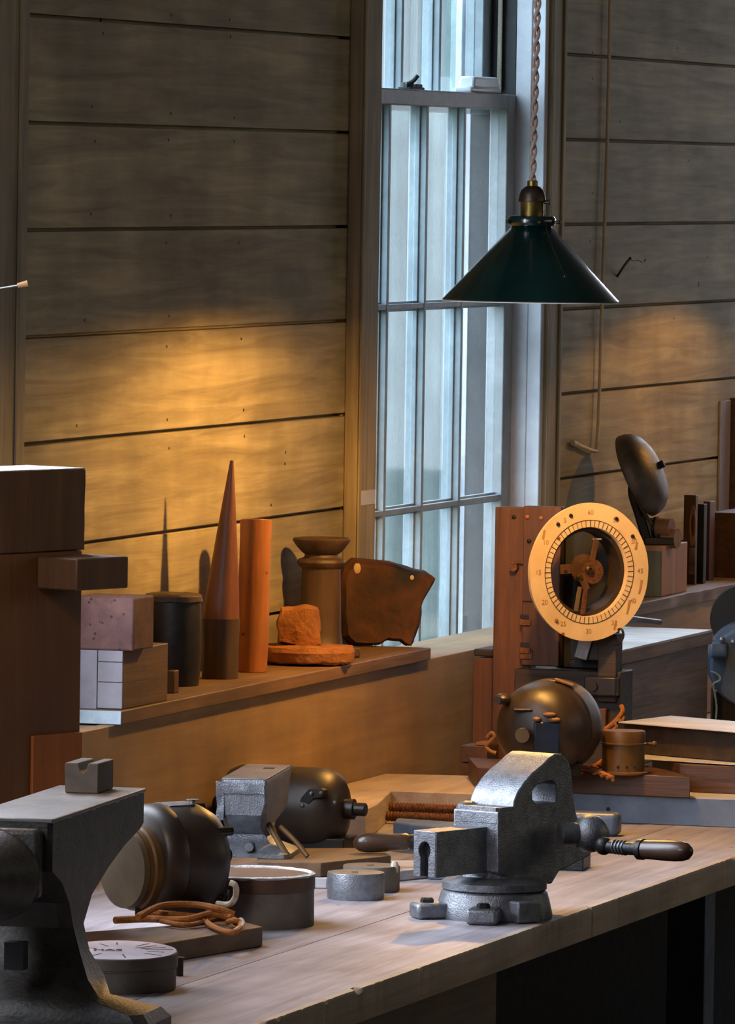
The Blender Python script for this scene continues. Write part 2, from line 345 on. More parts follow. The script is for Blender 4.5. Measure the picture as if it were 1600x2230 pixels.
# window: two sashes of old panes in a painted jamb
win = bpy.data.objects.new('window_1', None); C.objects.link(win); win.location = (WX0, .1, .9); struct(win)
def wb(m, name, mt, **k):
    o = m.build(name, mt, win, **k); o.matrix_parent_inverse = Matrix.Translation((-WX0, -.1, -.9)); return o
m = MB().bx(WX0, 1.362, -.004, .2, .9, .93)
wb(m, 'window_sill', 'jamb', bev=.002)
m = MB().bx(WX1, 1.362, -.012, .058, .93, 3.3)           # right jamb: casing return and inner stop
m.bx(WX1-.004, WX1+.01, .02, .058, .93, 3.3)
wb(m, 'jamb', 'jamb', bev=.0025)
m = MB().bx(WX1, 1.362, .060, .166, .93, 3.3); m.bx(WX1-.012, WX1+.004, .1, .112, .93, 3.3); pass
m.bx(WX0-.01, WX0, .0, .2, .93, 3.3)
wb(m, 'sash_channel', 'track')
m = MB().bx(WX1+.0, 1.364, .1665, .205, .93, 3.3); m.bx(WX1-.02, WX1+.0, .185, .2, .93, 3.3)
wb(m, 'outer_casing', 'jamb', bev=.002)
def sash(z0, z1, y, rows, mt, rail_h, toprail, label):
    m = MB(); d = .044; y0 = y-d/2; y1 = y+d/2
    cols = [.02, .318, .61, .91, 1.262]
    m.bx(WX0, cols[0], y0, y1, z0, z1); m.bx(cols[-1]+.0, WX1-.002, y0, y1, z0, z1)
    m.bx(cols[0], cols[-1], y0-.001, y1+.001, z1-toprail, z1); m.bx(cols[0], cols[-1], y0, y1, z0, z0+rail_h)
    o = wb(m, 'sash_frame', mt, bev=.003)
    mm = MB()
    for x in cols[1:-1]:
        mm.bx(x-.008, x+.008, y0+.001, y1-.001, z0+rail_h, z1-toprail); mm.bx(x-.013, x+.013, y-.006, y+.006, z0+rail_h, z1-toprail)
    for z in rows:
        mm.bx(cols[0], cols[-1], y0+.002, y1-.002, z-.006, z+.006); mm.bx(cols[0], cols[-1], y-.006, y+.006, z-.011, z+.011)
    wb(mm, 'muntin_bars', 'sash', bev=.0015)
    ys = cols; zs = [z0+rail_h]+list(rows)+[z1-toprail]
    for i in range(len(ys)-1):
        for j in range(len(zs)-1):
            wb(MB().bx(ys[i], ys[i+1], y-.0015, y+.0015, zs[j], zs[j+1]), 'pane', 'glass')
sash(.93, 2.357, .078, [1.421, 1.875], 'rail', .06, .036, '')
sash(2.31, 3.3, .140, [2.80], 'sash', .036, .05, '')
# window fittings on the meeting rail
p = hit(905, 186, Y=.075)
t = thing('sash_lock', 'small dark iron sash lock on the lower sash top rail', 'lock', (p.x, .085, 2.357), 0)
m = MB().box((0, 0, .003), (.11, .03, .006)); m.box((.03, 0, .009), (.05, .02, .008)); m.build('base_plate', 'black', t, bev=.002)
m = MB().cyl((-.03, 0, .005), (-.03, 0, .016), .014); m.tube([(-.03, 0, .012), (-.025, -.012, .02), (-.02, -.02, .032)], .005, 8, 3); m.tube([(-.035, 0, .006), (-.07, -.01, .014), (-.075, -.012, .004)], .003, 8, 3); m.build('lever', 'black', t)
p = hit(1046, 200, Y=.07)
t = thing('alarm_sensor', 'white plastic alarm sensor box on the end of the window rail', 'sensor', (1.10, .083, 2.357), 0)
MB().box((0, 0, .007), (.25, .042, .014)).build('back_plate', 'white', t, bev=.005)
MB().box((.006, -.001, .024), (.22, .040, .028), taper=.9).build('cover', 'white', t, bev=.006)
pts = [(1.318, .0945, 2.357+.01), (1.318, .0945, 3.3)]
wb(MB().tube(pts, .0055, 8), 'sash_cord', 'ropewhite')
# tape on the left casing
tag(MB().box(((-.182+WX0)/2+.005, -.0312, 1.475), (.112, .0012, .031), rz=0).rough(.0006, 60, 1, 2).build('tape_strip', 'tape'), 'piece of pale grey tape stuck on the left window casing', 'tape')

# outside: lawn and a pale boarded building
p = CAM + ray(940, 700)*29
struct(MB().bx(-30, 60, .25, 60, -.7, -.5).build('ground', 'grass'))
t = thing('boarded_building', 'pale blue green boarded building seen through the window panes', 'building', (p.x+1, p.y, -.5), VIEW+12)
m = MB().bx(-6, 6, 0, 3, 0, 9)
for i in range(60): m.bx(-6+i*.2, -6+i*.2+.03, -.02, 0, 0, 9)
m.build('wall', 'siding', t)
MB().bx(-6.2, 6.2, -.25, 3.2, 9, 9.3).build('roof', 'dark', t)
for lx, wdt, mt in ((-.195, .062, 'cream'), (-.125, .02, 'siding'), (.005, .035, 'postgrey'), (.115, .03, 'siding'), (.05, .02, 'cream'), (-.34, .05, 'postgrey')):
    MB().bx(lx, lx+wdt, -.5, -.42, 0, 8.8).build('porch_post', mt, t)

# ================================================================== BENCH
t = thing('workbench', 'long worn maple workbench along the window wall, chipped front edge', 'bench', (-2, -.7, 0))
def wp(m, name, mt, par, **k):
    o = m.build(name, mt, par, **k); o.matrix_parent_inverse = par.matrix_basis.inverted() if False else Matrix.Translation(-par.location) if par['_rz'] == 0 else (Matrix.Rotation(-R(par['_rz']), 4, 'Z') @ Matrix.Translation(-par.location)); return o
random.seed(3)
m = MB(); ys = [-.2, -.32, -.61, -.90, -1.165]
FE = -1.178
for a, b in zip(ys, ys[1:]): m.bx(-6.5, 3.6, b+.0012, a-.0005, ZB-.05, ZB)
m.bx(-6.5, 3.6, FE+.012, -.202, ZB-.052, ZB-.004)
o = wp(m, 'worktop', 'bench', t, bev=.0012)
# chipped nosing, in two lengths with a butt joint
def nosing(x0, x1, seed):
    n = int((x1-x0)/.012); prof = [(0, -.055), (0, -.006), (.003, -.001), (.012, 0), (.0145, 0), (.0145, -.055)]; rs = []
    for i in range(n+1):
        x = x0+(x1-x0)*i/n; c = max(0, noise.noise(Vector((x*14, seed, 0)))-.35)*.010+max(0, noise.noise(Vector((x*60, seed, 3)))-.05)*.005
        rs.append([Vector((x, FE+y+(c if k in (1, 2, 3) else 0)*(.6 if k == 1 else 1), ZB+z-(c*.9 if k in (1, 2) else 0)-(.0)*k)) for k, (y, z) in enumerate(prof)])
    return MB().rings(rs)
wp(nosing(-6.5, -2.462, 1), 'front_nosing', 'edge', t)
wp(nosing(-2.459, 3.6, 5), 'front_nosing', 'edge', t)
m = MB()
for x in (-6.2, -3.05+.02, -.8, 1.9): pass
for x, y in ((-.72, -.92), (2.4, -1.05)): wp(MB().bx(x-.04, x+.04, y-.04, y+.04, 0, ZB-.055), 'leg', 'bluegrey' if x == -.72 else 'dark', t, bev=.003)  # blue light on the nearer leg is put into its colour
wp(MB().bx(-6.5, 3.6, -.3, -.26, .02, ZB-.055), 'dark_panel', 'black', t)  # black sheet for the shade under the bench, not a real panel
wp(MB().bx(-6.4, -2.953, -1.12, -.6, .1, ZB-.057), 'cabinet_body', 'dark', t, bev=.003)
wp(MB().bx(-5.0, -2.95, -1.14, -1.121, ZB-.21, ZB-.06), 'drawer_front', 'cabinet', t, bev=.003)
wp(MB().bx(-5.0, -2.95, -1.14, -1.121, .3, ZB-.218), 'drawer_front', 'cabinet', t, bev=.003)

# apron and ledge along the wall
t = thing('apron_board', 'wide tan apron board with knots under the left ledge and window', 'board', (-1, -.2, ZB))
wp(MB().bx(-3.2, 5.5, -.2, -.17, ZB+.0005, 1.1385), 'board', 'apron', t, bev=.002)
wp(MB().bx(-3.2, 5.5, -.168, -.003, 1.105, 1.136), 'top_strip', 'apron', t, bev=.002)
tag(recenter(MB().bx(-2.262, -.226, -.214, -.002, 1.139, 1.165).build('ledge_board', 'ledge', bev=.002)), 'brown plank ledge left of the window carrying the turned wooden shapes', 'shelf')
tag(recenter(MB().bx(-2.2665, -2.2625, -.213, -.004, 1.1395, 1.1645).build('end_cap', 'endpaint', bev=.001)), 'pale blue painted strip on the end of the left ledge', 'strip')
m = MB().bx(1.45, 5.4, -.212, -.002, 1.139, 1.168); 
bmesh.ops.subdivide_edges(m.b, edges=[e for e in m.b.edges if e.calc_length() > 1], cuts=120)
for v in m.b.verts:
    if v.co.y < -.2: v.co.y += max(0, noise.noise(v.co*9)-.1)*.02
tag(recenter(m.build('ledge_board', 'crate', bev=.0015)), 'splintered plank ledge right of the window carrying the gong', 'shelf')

# ================================================================== LEDGE, LEFT OF THE WINDOW
LZ = 1.165
def on_ledge(px, Y): return Vector((hit(px, 1430, Y=Y).x, Y, LZ))
# grey ended box, purple block, slab
def near(px, py, Y): return hit(px, py, Y=Y)
X0 = hit(268, 1500, Y=-.205).x; X1 = hit(365, 1500, Y=-.205).x
t = thing('wooden_box', 'wooden box with lilac grey end standing at ledge left end under purple block', 'box', ((X0+X1)/2, -.14, LZ))
zt = hit(365, 1400, X=X1).z
zt = hit(268, 1418, Y=-.205).z
wp(MB().bx(X0, X1, -.205, -.045, LZ, zt), 'body', 'ledge', t, bev=.002)
for a, b, c, d in ((-.115, -.045, LZ, zt), (-.1155, -.1545+.0, LZ, zt), (-.156, -.2045, LZ+.002, LZ+.05), (-.156, -.2045, LZ+.0515, zt-.022), (-.156, -.2045, zt-.0205, zt)):
    wp(MB().bx(X0-.004, X0+.001, max(a, b), min(a, b), c, d), 'end_board', 'greybox', t, bev=.0008)
zp = hit(235, 1294, X=X0+.02).z
t = thing('purple_block', 'dusty purple brown block on top of the lilac ended box', 'block', (X0+.05, -.13, zt))
xr = hit(291, 1350, X=X0+.0).y
o = wp(MB().bx(X0-.001, X0+.12, hit(291, 1350, X=X0).y, hit(160, 1350, X=X0).y, zt, zt+(hit(235, 1296, X=X0).z-hit(235, 1412, X=X0).z)), 'body', 'purple', t, bev=.004)
ztp = zt+(hit(235, 1296, X=X0).z-hit(235, 1412, X=X0).z)
# left stack (pine case, slab, block)
ang = VIEW-37+73.17-0
SR = -73.17+53                       # local x runs 37 degrees off the view (receding right)
c0 = hit(168, 1250, X=-3.5)
t = thing('wide_slab', 'thick dark wooden slab jutting from the pine case below the top block', 'board', (c0.x, c0.y, ZB), SR)
zs0 = lhit(t, 168, 1287, ly=0).z; zs1 = lhit(t, 168, 1217, ly=0).z
t.location.z = ZB+zs0; zs0 += ZB; zs1 += ZB
e = lhit(t, 280, 1250, ly=0).x
MB().bx(0, e, 0, .088, 0, zs1-zs0).build('slab', 'stackwood', t, bev=.003)
CF = .09
t = thing('pine_case', 'tall brown pine case at the left edge behind the anvil', 'case', (c0.x, c0.y, ZB), SR)
e1 = lhit(t, 176, 1500, ly=CF).x
e2 = lhit(t, 66, 1650, ly=CF).x
zc0 = lhit(t, 90, 1203, ly=CF).z
MB().bx(-.30, e1, CF, .22, 0, zc0).build('body', 'panel', t, bev=.003)
zt3 = lhit(t, 100, 1600, ly=CF-.001).z
MB().bx(e2, e1-.001, CF-.006, CF-.0002, 0, zt3).build('front_strip', 'panel2', t, bev=.001)
t = thing('top_block', 'heavy brown block topmost on the stack at the left edge', 'block', (c0.x, c0.y, ZB+zc0+.0005), SR)
e3 = lhit(t, 186, 1100, ly=CF).x
zz = lhit(t, 186, 1022, ly=CF).z
m = MB().bx(-.30, e3, CF, .22, .0003, zz); m.rough(.0012, 25, 3, 5); m.build('block', 'stackwood', t, bev=.002)
m = MB().bx(-.30, e3-.001, CF+.001, .219, zz+.0005, zz+.0025); m.build('lit_top', 'paper', t)  # window light on the block top, painted as a thin white layer

# dark cylinder with crust
p = on_ledge(400, -.115)
def ledge_at(px, py, Y=None):
    q = hit(px, py, Z=LZ); return q
p = hit(400, 1496, Z=LZ) + dv*.045; s = mpp(p)
hh = (1496-1312)*s*1.0
t = thing('dark_cylinder', 'blackened stout cylinder with broken crust on top beside the ledge box', 'cylinder', (p.x-.0, p.y, LZ), VIEW)
ox = -26*s
MB().lathe([(.051, 0), (.054, .02), (.0555, hh*.6), (.054, hh-.012), (.053, hh-.001)], (ox, 0, 0), n=48).build('body', 'darkcyl', t)
m = MB().lathe([(.05, hh-.002), (.057, hh), (.057, hh+.010), (.052, hh+.014), (.03, hh+.016)], (ox, 0, 0), n=48, wob=.06); m.rough(.002, 60, 2); m.build('crust_cap', 'browncyl', t)
p = hit(375, 1510, Z=LZ)+dv*.012
t = thing('little_block', 'tiny olive block between ledge box and dark cylinder', 'block', (p.x, p.y, LZ), WALLA)
MB().box((0, 0, .022), (.016, .03, .044)).build('block', 'brown', t, bev=.002)
# cone on stub
p = hit(478, 1480, Z=LZ)+dv*.036; s = mpp(p)
t = thing('stub_cylinder', 'short brown turned cylinder standing on the ledge carrying the cone', 'cylinder', (p.x, p.y, LZ), VIEW)
h1 = (1478-1347)*s
MB().lathe([(.0365, 0), (.0365, .004), (.036, h1*.5), (.038, h1-.004), (.0385, h1)], n=48).build('body', 'browncyl', t)
t = thing('wooden_cone', 'tall pointed red brown wooden cone standing on its brown stub', 'cone', (p.x, p.y, LZ+h1), VIEW)
hc = (1345-1001)*s
rs = []
for k in range(15):
    f = k/14; r_ = .0345*(1-f)**.9+.0022 if f > .12 else .036-.0*f
    r_ = .0365*(1-f**1.12)+.0035*f
    ox = (0+20*f)*s*.95
    rs.append([Vector((ox+r_*math.cos(2*PI*i/40), r_*math.sin(2*PI*i/40), hc*f)) for i in range(40)])
MB().rings(rs).build('cone', 'conewood', t)
# orange cylinder
p = hit(546, 1465, Z=LZ)+dv*.03; s = mpp(p)
t = thing('orange_cylinder', 'slim bright orange wooden cylinder beside the cone', 'cylinder', (p.x, p.y, LZ), VIEW)
h2 = (1462-1131)*s; rs = []
for k in range(9):
    f = k/8; r_ = .0315+.0012*math.sin(f*6)+.001*f
    rs.append([Vector((6*s*f+r_*math.cos(2*PI*i/40), r_*math.sin(2*PI*i/40), h2*f-(.004*math.sin(2*PI*i/40)*f))) for i in range(40)])
MB().rings(rs).build('cylinder', 'orange', t, bev=.0015)
# stone disc + rock
p = hit(668, 1452, Z=LZ)+dv*.088; s = mpp(p)
t = thing('stone_disc', 'rough orange stone disc lying flat and overhanging the ledge', 'disc', (p.x, p.y, LZ+.003), VIEW)
m = MB().lathe([(.05, 0), (.088, .001), (.096, .006), (.098, .020), (.099, .024), (.094, .034), (.05, .036)], n=64, wob=.03, seed=3)
bmesh.ops.subdivide_edges(m.b, edges=m.b.edges[:], cuts=1); m.rough(.0035, 28, 4); m.build('disc', 'stone', t)
q = hit(650, 1408, Z=LZ+.037)+dv*.03
t = thing('orange_rock', 'small lumpy orange rock resting on the stone disc', 'rock', (q.x, q.y, LZ+.035), VIEW)
m = MB().box((0, 0, .043), (.108, .085, .086), taper=.82)
bmesh.ops.subdivide_edges(m.b, edges=m.b.edges[:], cuts=9, use_grid_fill=True)
for v in m.b.verts:
    d = v.co-Vector((0, 0, .042)); l = d.length; v.co = Vector((0, 0, .042))+d.normalized()*min(l, .036+.6*(l-.036))
    if v.co.x < 0 and v.co.z > .06: v.co.z -= 0
m.rough(.007, 22, 5); m.build('rock', 'stone', t)
# spool
p = hit(740, 1402, Z=LZ)+dv*.05; p.y = max(p.y, -.13); s = mpp(p)
p = Vector((p.x, -.085, LZ)); p.x = hit(697, 1380, Y=-.085).x; s = mpp(p)
t = thing('turned_spool', 'dark turned wooden spool with dished top behind the rock', 'spool', tuple(p), VIEW)
zb = lhit(t, 697, 1225, ly=0).z; zt_ = lhit(t, 697, 1172, ly=0).z
Z_ = lambda y: lhit(t, 697, y, ly=0).z
m = MB().lathe([(.056, 0), (.058, .012), (.052, .020), (.047, .026), (.044, .05), (.042, Z_(1300)), (.0405, Z_(1245)), (.041, Z_(1238)), (.047, Z_(1232)), (.0505, Z_(1224)), (.048, Z_(1218)), (.036, Z_(1213)), (.034, Z_(1207)), (.040, Z_(1203)), (.050, Z_(1192)), (.0595, Z_(1178)), (.0605, Z_(1174)), (.0575, Z_(1171)), (.045, Z_(1176)), (.02, Z_(1182))], n=56); m.build('spool', 'browncyl', t)
MB().box((.045, -.01, .011), (.07, .06, .022), rz=10).build('foot', 'browncyl', t, bev=.004)
# marble chunk
p = Vector((hit(838, 1400, Y=-.105).x, -.105, LZ))
t = thing('marble_chunk', 'large broken brown marble chunk at the ledge end before the window', 'rock', tuple(p), WALLA+25)
out = [(737, 1260), (745, 1232), (765, 1214), (800, 1217), (850, 1222), (885, 1236), (925, 1243), (943, 1258), (930, 1285), (915, 1318), (912, 1345), (905, 1372), (897, 1400), (893, 1412), (880, 1405), (868, 1396), (840, 1394), (820, 1402), (790, 1405), (760, 1403), (742, 1385), (736, 1330)]
pl = [lhit(t, x, y, ly=0) for x, y in out]; dz = min(v.z for v in pl)
m = MB(); rs = []
cx = sum(v.x for v in pl)/len(pl); cz = sum(v.z for v in pl)/len(pl)
for yy, k, sx_ in ((-.045, .9, -.0), (-.03, .985, 0), (0, 1, 0), (.035, .985, .004), (.06, .93, .006)):
    rs.append([Vector((cx+(v.x-cx)*k+sx_, yy, max(.0005, cz+(v.z-cz)*k-(dz if v.z-dz < .02 else 0)*0))) for v in pl])
m.rings(rs); bmesh.ops.triangulate(m.b, faces=[f for f in m.b.faces if len(f.verts) > 4])
bmesh.ops.subdivide_edges(m.b, edges=m.b.edges[:], cuts=2, use_grid_fill=True); m.rough(.0035, 26, 7)
for v in m.b.verts: v.co.z = max(v.co.z, .0005)
m.build('chunk', 'marble', t, smooth=25)
for x, y, a, b_ in ((778, 1238, .008, .0125), (897, 1258, .005, .006)):
    q = lhit(t, x, y, ly=-.046); MB().ball((q.x, q.y+.002, q.z), 1, 12, (a, .004, b_)).build('quartz_spot', 'quartz', t)

# ================================================================== LAMP
bulb_x = -1.12
q = hit(1155, 655, X=bulb_x); s = mpp(q)
t = thing('pendant_lamp', 'green cone pendant lamp with brass socket on twisted flex', 'lamp', (q.x, q.y, q.z), VIEW)
# local z=0 rim plane
def lz(y): return lhit(t, 1155, y, ly=0).z
rr = .5*(1345-960)*s; z1 = lz(494); z2 = lz(472)
prof_o = [(rr, -.001), (rr, .001), (.031+.003, z1)]
m = MB().lathe([(rr-.001, 0), (rr, .0015), (.040, z1), (.036, z1+.001)], n=80, cap=False)
m.build('lamp_shade', 'green', t)
MB().lathe([(rr-.006, -.0022), (rr+.0002, -.0022), (rr+.0006, -.0008), (rr-.003, -.0002), (rr-.006, -.0022)], n=80, cap=False).build('shade_rim', 'shadein', t)
MB().lathe([(rr-.002, -.0005), (rr-.004, .0012), (.037, z1-.003)], n=80, cap=False).build('shade_lining', 'shadein', t)
MB().lathe([(.036, z1-.001), (.044, z1+.002), (.0475, z1+.008), (.0475, z1+.016), (.044, z1+.021), (.03, z1+.023), (.02, z1+.023)], n=60).build('shade_collar', 'green', t)
MB().lathe([(.023, z1+.02), (.0235, lz(440)), (.0245, lz(438)), (.0245, lz(434))], n=40).build('socket_shell', 'brass', t)
MB().lathe([(.0265, lz(440)), (.0275, lz(436)), (.0265, lz(431)), (.0255, lz(424)), (.022, lz(414)), (.015, lz(407)), (.011, lz(405))], n=40).build('socket_cap', 'brassdark', t)
MB().lathe([(.0105, lz(407)), (.0105, lz(394)), (.0085, lz(393))], n=24).build('cord_bushing', 'brass', t)
# thumb screws / key and pull chain
m = MB().cyl((.024, -.005, lz(440)), (.034, -.008, lz(440)), .004); m.cyl((.0335, -.008, lz(447)), (.0335, -.008, lz(430)), .0022); m.build('switch_key', 'brassdark', t)
for a in (-150, -75, -20, 60):
    ca, sa = math.cos(R(a)), math.sin(R(a))
    MB().cyl((.046*ca, .046*sa, z1+.010), (.056*ca, .056*sa, z1+.010), .003).ball((.056*ca, .056*sa, z1+.010), .0045, 10).build('collar_screw', 'brassdark', t)
m = MB(); pts = [lhit(t, *q_, ly=y_) for q_, y_ in (((1182, 455), -.022), ((1186, 475), -.035), ((1190, 500), -.045), ((1205, 545), -.085), ((1230, 602), -.145))]
n_ = 46; seg = []
for i in range(len(pts)-1):
    k = int((pts[i+1]-pts[i]).length/.0034)
    for j in range(k): seg.append(pts[i].lerp(pts[i+1], j/k))
for q_ in seg: m.ball(q_, .0013, 6)
m.ball(pts[-1], .004, 12); m.build('pull_chain', 'brassdark', t)
MB().ball((0, 0, lz(618)), .026, 24, (1, 1, 1.15)).build('bulb', 'bulb', t)
MB().lathe([(.012, lz(612)), (.015, lz(560)), (.018, z1-.002)], n=20).build('bulb_neck', 'shadein', t)
m = MB(); zt0 = lz(394); top = 3.4-q.z
for ph in (0, PI):
    m.tube([Vector((.0042*math.cos(i*.45+ph)+(.0 if i < 4 else 0)+.010*max(0, (i*.006))/1.2, .0042*math.sin(i*.45+ph), zt0+i*.0042)) for i in range(int((top-zt0)/.0042))], .0040, 6)
m.build('twisted_flex', 'flex', t)

# ================================================================== BENCH OBJECTS
def loft_rect(m, secs):      # secs: (z, x0,x1,y0,y1, corner)
    rs = []
    for z, x0, x1, y0, y1, c in secs:
        rs.append([Vector(p) for p in ((x0+c, y0, z), (x1-c, y0, z), (x1, y0+c, z), (x1, y1-c, z), (x1-c, y1, z), (x0+c, y1, z), (x0, y1-c, z), (x0, y0+c, z))])
    return m.rings(rs)
# --- big anvil
zt = 1.19
a0 = hit(113, 1784, Z=zt); a1 = hit(316, 1716, Z=zt)
dd = (a1-a0).normalized(); arz = math.degrees(math.atan2(dd.y, dd.x))-90
t = thing('large_anvil', 'large dark steel anvil at the lower left corner of the bench', 'anvil', (a0.x, a0.y, ZB), arz)
Ln = (a1-a0).length; H = zt-ZB; wd = .140
m = MB(); e = .006
def xr(px, py, ly): return lhit(t, px, py, ly=ly).x
# right-hand outline traced from the heel down to the foot
secs = []
ft = hit(372, 2232, Z=ZB); ftl = loc_of(t, ft)
prof = [(0, ftl.x, .05, ftl.y+.02), (.014, ftl.x, .05, ftl.y+.02), (.03, ftl.x-.012, .055, ftl.y+.0), (.05, .055, .075, ftl.y-.03), (.075, .030, .10, .235), (.11, .010, .13, .225), (.15, -.004, .14, .24), (.19, -.006, .12, .30), (.225, -.002, .06, .39), (.25, 0, .0, .47), (.268, 0, 0, Ln-.02), (.276, 0, 0, Ln), (H-.006, 0, 0, Ln)]
for z, xx, y0, y1 in prof:
    secs.append((z, -wd-xx, xx, y0, y1, .007 if z > .24 else .018))
loft_rect(m, secs); m.rough(.0, 10); m.build('body', 'anvil', t, smooth=30)
m = MB().bx(-wd-.001, .001, 0, Ln+.001, H-.006, H)
bmesh.ops.subdivide_edges(m.b, edges=[e_ for e_ in m.b.edges if e_.calc_length() > .3], cuts=60)
for v in m.b.verts:
    if v.co.z < H-.003: v.co.z -= max(0, noise.noise(v.co*40))*.006
m.build('face_plate', 'face', t, bev=.0015)
# horn toward the camera with its table step
MB().bx(-wd, -.012, -.035, .0, H-.12, H-.014).build('step_table', 'anvil', t, bev=.008)
m = MB(); rs = []
for k in range(12):
    f = k/11; r_ = .066*(1-f)**.7+.004; rs.append([Vector((-wd/2-.012+1.05*r_*math.cos(2*PI*i/32), -.035-.25*f, H-.086+.02*f+r_*math.sin(2*PI*i/32))) for i in range(32)])
m.rings(rs); m.build('horn', 'anvil', t)
ql = lhit(t, 36, 2080, ly=.047)
MB().box((ql.x, .044, ql.z), (.03, .03, .042)).build('handling_hole', 'black', t)
# swage block
p = hit(213, 1729, Z=zt)
t = thing('swage_block', 'small grooved grey steel block standing on the large anvil', 'block', (p.x, p.y, zt), arz)
s = mpp(p); wd2 = 74*s; h2 = 66*s; dp = .10
xs = [0, -.30*wd2, -.36*wd2, -.46*wd2, -.56*wd2, -.62*wd2, -wd2]; zs = [h2, h2, h2-.012, h2-.016, h2-.012, h2, h2]
poly = [Vector((0, 0, .0004)), Vector((0, 0, h2))]+[Vector((x, 0, z)) for x, z in zip(xs[1:], zs[1:])]+[Vector((-wd2-.001, 0, .04)), Vector((-wd2, 0, .0004))]
MB().prism(poly, (0, dp, 0)).build('block', 'drum', t, bev=.0015)

# --- pulley tin in front
p = hit(258, 2152, Z=ZB); s = mpp(p); r_ = 127*s; hh = (2160-2078)*s
t = thing('round_tin', 'round tin with pale scratched lid at the bench front left', 'tin', tuple(p), VIEW)
MB().lathe([(r_*.97, 0), (r_*.985, .004), (r_*.985, hh*.55), (r_, hh*.56), (r_*1.0, hh*.6)], n=64).build('body', 'drum', t, bev=.001)
rs = []
for r2, z_, tl in ((r_*1.0, hh*.60, 0), (r_*1.012, hh*.62, 0), (r_*1.012, hh-.006, .06), (r_*1.0, hh, .06)):
    rs.append([Vector((r2*math.cos(2*PI*i/64), r2*math.sin(2*PI*i/64), z_+tl*r2*math.sin(2*PI*i/64))) for i in range(64)])
lid = MB().rings(rs).build('lid', 'drum', t, bev=.0008)
rs = [[Vector((r2*math.cos(2*PI*i/64), r2*math.sin(2*PI*i/64), hh+dz_+.06*r2*math.sin(2*PI*i/64))) for i in range(64)] for r2, dz_ in ((r_*.985, -.001), (r_*.985, .0012))]
MB().rings(rs).build('lid_top', 'lid', t)
for a, r1, r2 in ((8, .45, .93), (22, .4, .85), (38, .35, .8), (55, .5, .85), (-12, .5, .8), (-35, .55, .9), (-80, .45, .8), (-125, .5, .85), (120, .4, .7), (95, .55, .75), (165, .4, .8)):
    ca, sa = math.cos(R(a)), math.sin(R(a)); m = MB()
    m.box(((r1+r2)/2*r_*ca, (r1+r2)/2*r_*sa, hh+.0013+.06*(r1+r2)/2*r_*sa), ((r2-r1)*r_, .0022, .0008), rot=(Matrix.Rotation(R(a), 3, 'Z') @ Matrix.Rotation(-math.atan(.06*sa), 3, 'Y')))
    m.build('scratch_line', 'ink', t)
def text_part(body, size, par, mt, M, name='lettering', ext=.0003):
    cu = bpy.data.curves.new('t', 'FONT'); cu.body = body; cu.size = size; cu.align_x = 'CENTER'; cu.align_y = 'CENTER'; cu.extrude = ext; cu.resolution_u = 3
    ob = bpy.data.objects.new('t', cu); C.objects.link(ob)
    me = bpy.data.meshes.new_from_object(ob.evaluated_get(bpy.context.evaluated_depsgraph_get()))
    bpy.data.objects.remove(ob); me.transform(M); me.materials.clear(); me.materials.append(MT[mt])
    o = bpy.data.objects.new(name, me); C.objects.link(o); o.parent = par; return o
text_part('HAS', .026, t, 'ink', Matrix.Translation((-.018, -.006, hh+.002)))
p = hit(390, 2127, Z=ZB)+dv*.01; s = mpp(p)
t = thing('small_peg', 'small dark peg standing just right of the round tin', 'peg', tuple(p), VIEW)
MB().lathe([(.0065, 0), (.0065, 36*s), (.008, 37*s), (.008, 41*s), (.006, 42*s)], n=20).build('peg', 'darkcyl', t)

# --- base board + motor 1
t = thing('base_board', 'dark wooden base board under the left motor and its cords', 'board', tuple(hit(400, 2075, Z=ZB)))
wp(slab([(572, 2018), (180, 2084), (110, 2035), (520, 2004)], ZB+.034, ZB+.0005), 'board', 'ledge', t, bev=.002)
p = hit(352, 1996, Z=ZB+.035)+dv*.06; s = mpp(p); rm = 120*s
t = thing('electric_motor', 'dark round electric motor with tan disc left end, on base board', 'motor', (p.x, p.y, ZB+.035), VIEW)
ax = Vector((-.80, -.60, 0)).normalized(); ctr = Vector((18*s, 0, rm+.0005))
MB().lathe([(rm*.35, -.085), (rm*.62, -.08), (rm*.86, -.066), (rm*.97, -.045), (rm, -.03), (rm, .025), (rm*.99, .028)], ctr, ax, 64).build('body', 'motor', t)
MB().lathe([(rm*1.0, .028), (rm*1.012, .03), (rm*1.0, .052), (rm*.93, .066), (rm*.86, .070)], ctr, ax, 64).build('end_ring', 'motor', t)
MB().lathe([(rm*.80, .066), (rm*.79, .082), (rm*.75, .085), (rm*.74, .092)], ctr, ax, 64).build('pulley_rim', 'brown', t, loc=(0, 0, -.012))
MB().lathe([(rm*.70, .088), (rm*.73, .094), (rm*.71, .104)], ctr, ax, 64).build('end_disc', 'tan', t, loc=(0, 0, -.014))
for a in (35, 100, 160, 230, 300):
    x_, y_, z_ = basis(ax); q = ctr+(x_*math.cos(R(a))+y_*math.sin(R(a)))*rm*.90
    MB().cyl(q-ax*.075, q-ax*.045, .008).build('bolt', 'motblk', t)
m = MB(); x_, y_, z_ = basis(ax)
rs = []
for i in range(9):
    a = R(60+5*i) ; a = PI/2-.28+.07*i
    rs.append([ctr+(Vector((0, 0, 1))*math.sin(a)+x_*math.cos(a)*(1 if True else 1))*(rm*rr_)+ax*h_ for rr_, h_ in ((1.003, -.03), (1.02, -.03), (1.02, .024), (1.003, .024))])
MB().rings(rs).build('top_plate', 'visemid', t)
MB().cyl(ctr+Vector((.035, 0, rm*.96)), ctr+Vector((.035, 0, rm*1.07)), .004).cyl(ctr+Vector((.035, 0, rm*1.06)), ctr+Vector((.035, 0, rm*1.075)), .011).build('oil_cap', 'visemid', t)
MB().cyl(ctr-ax*.08, ctr-ax*.12, .012).build('shaft', 'motblk', t)
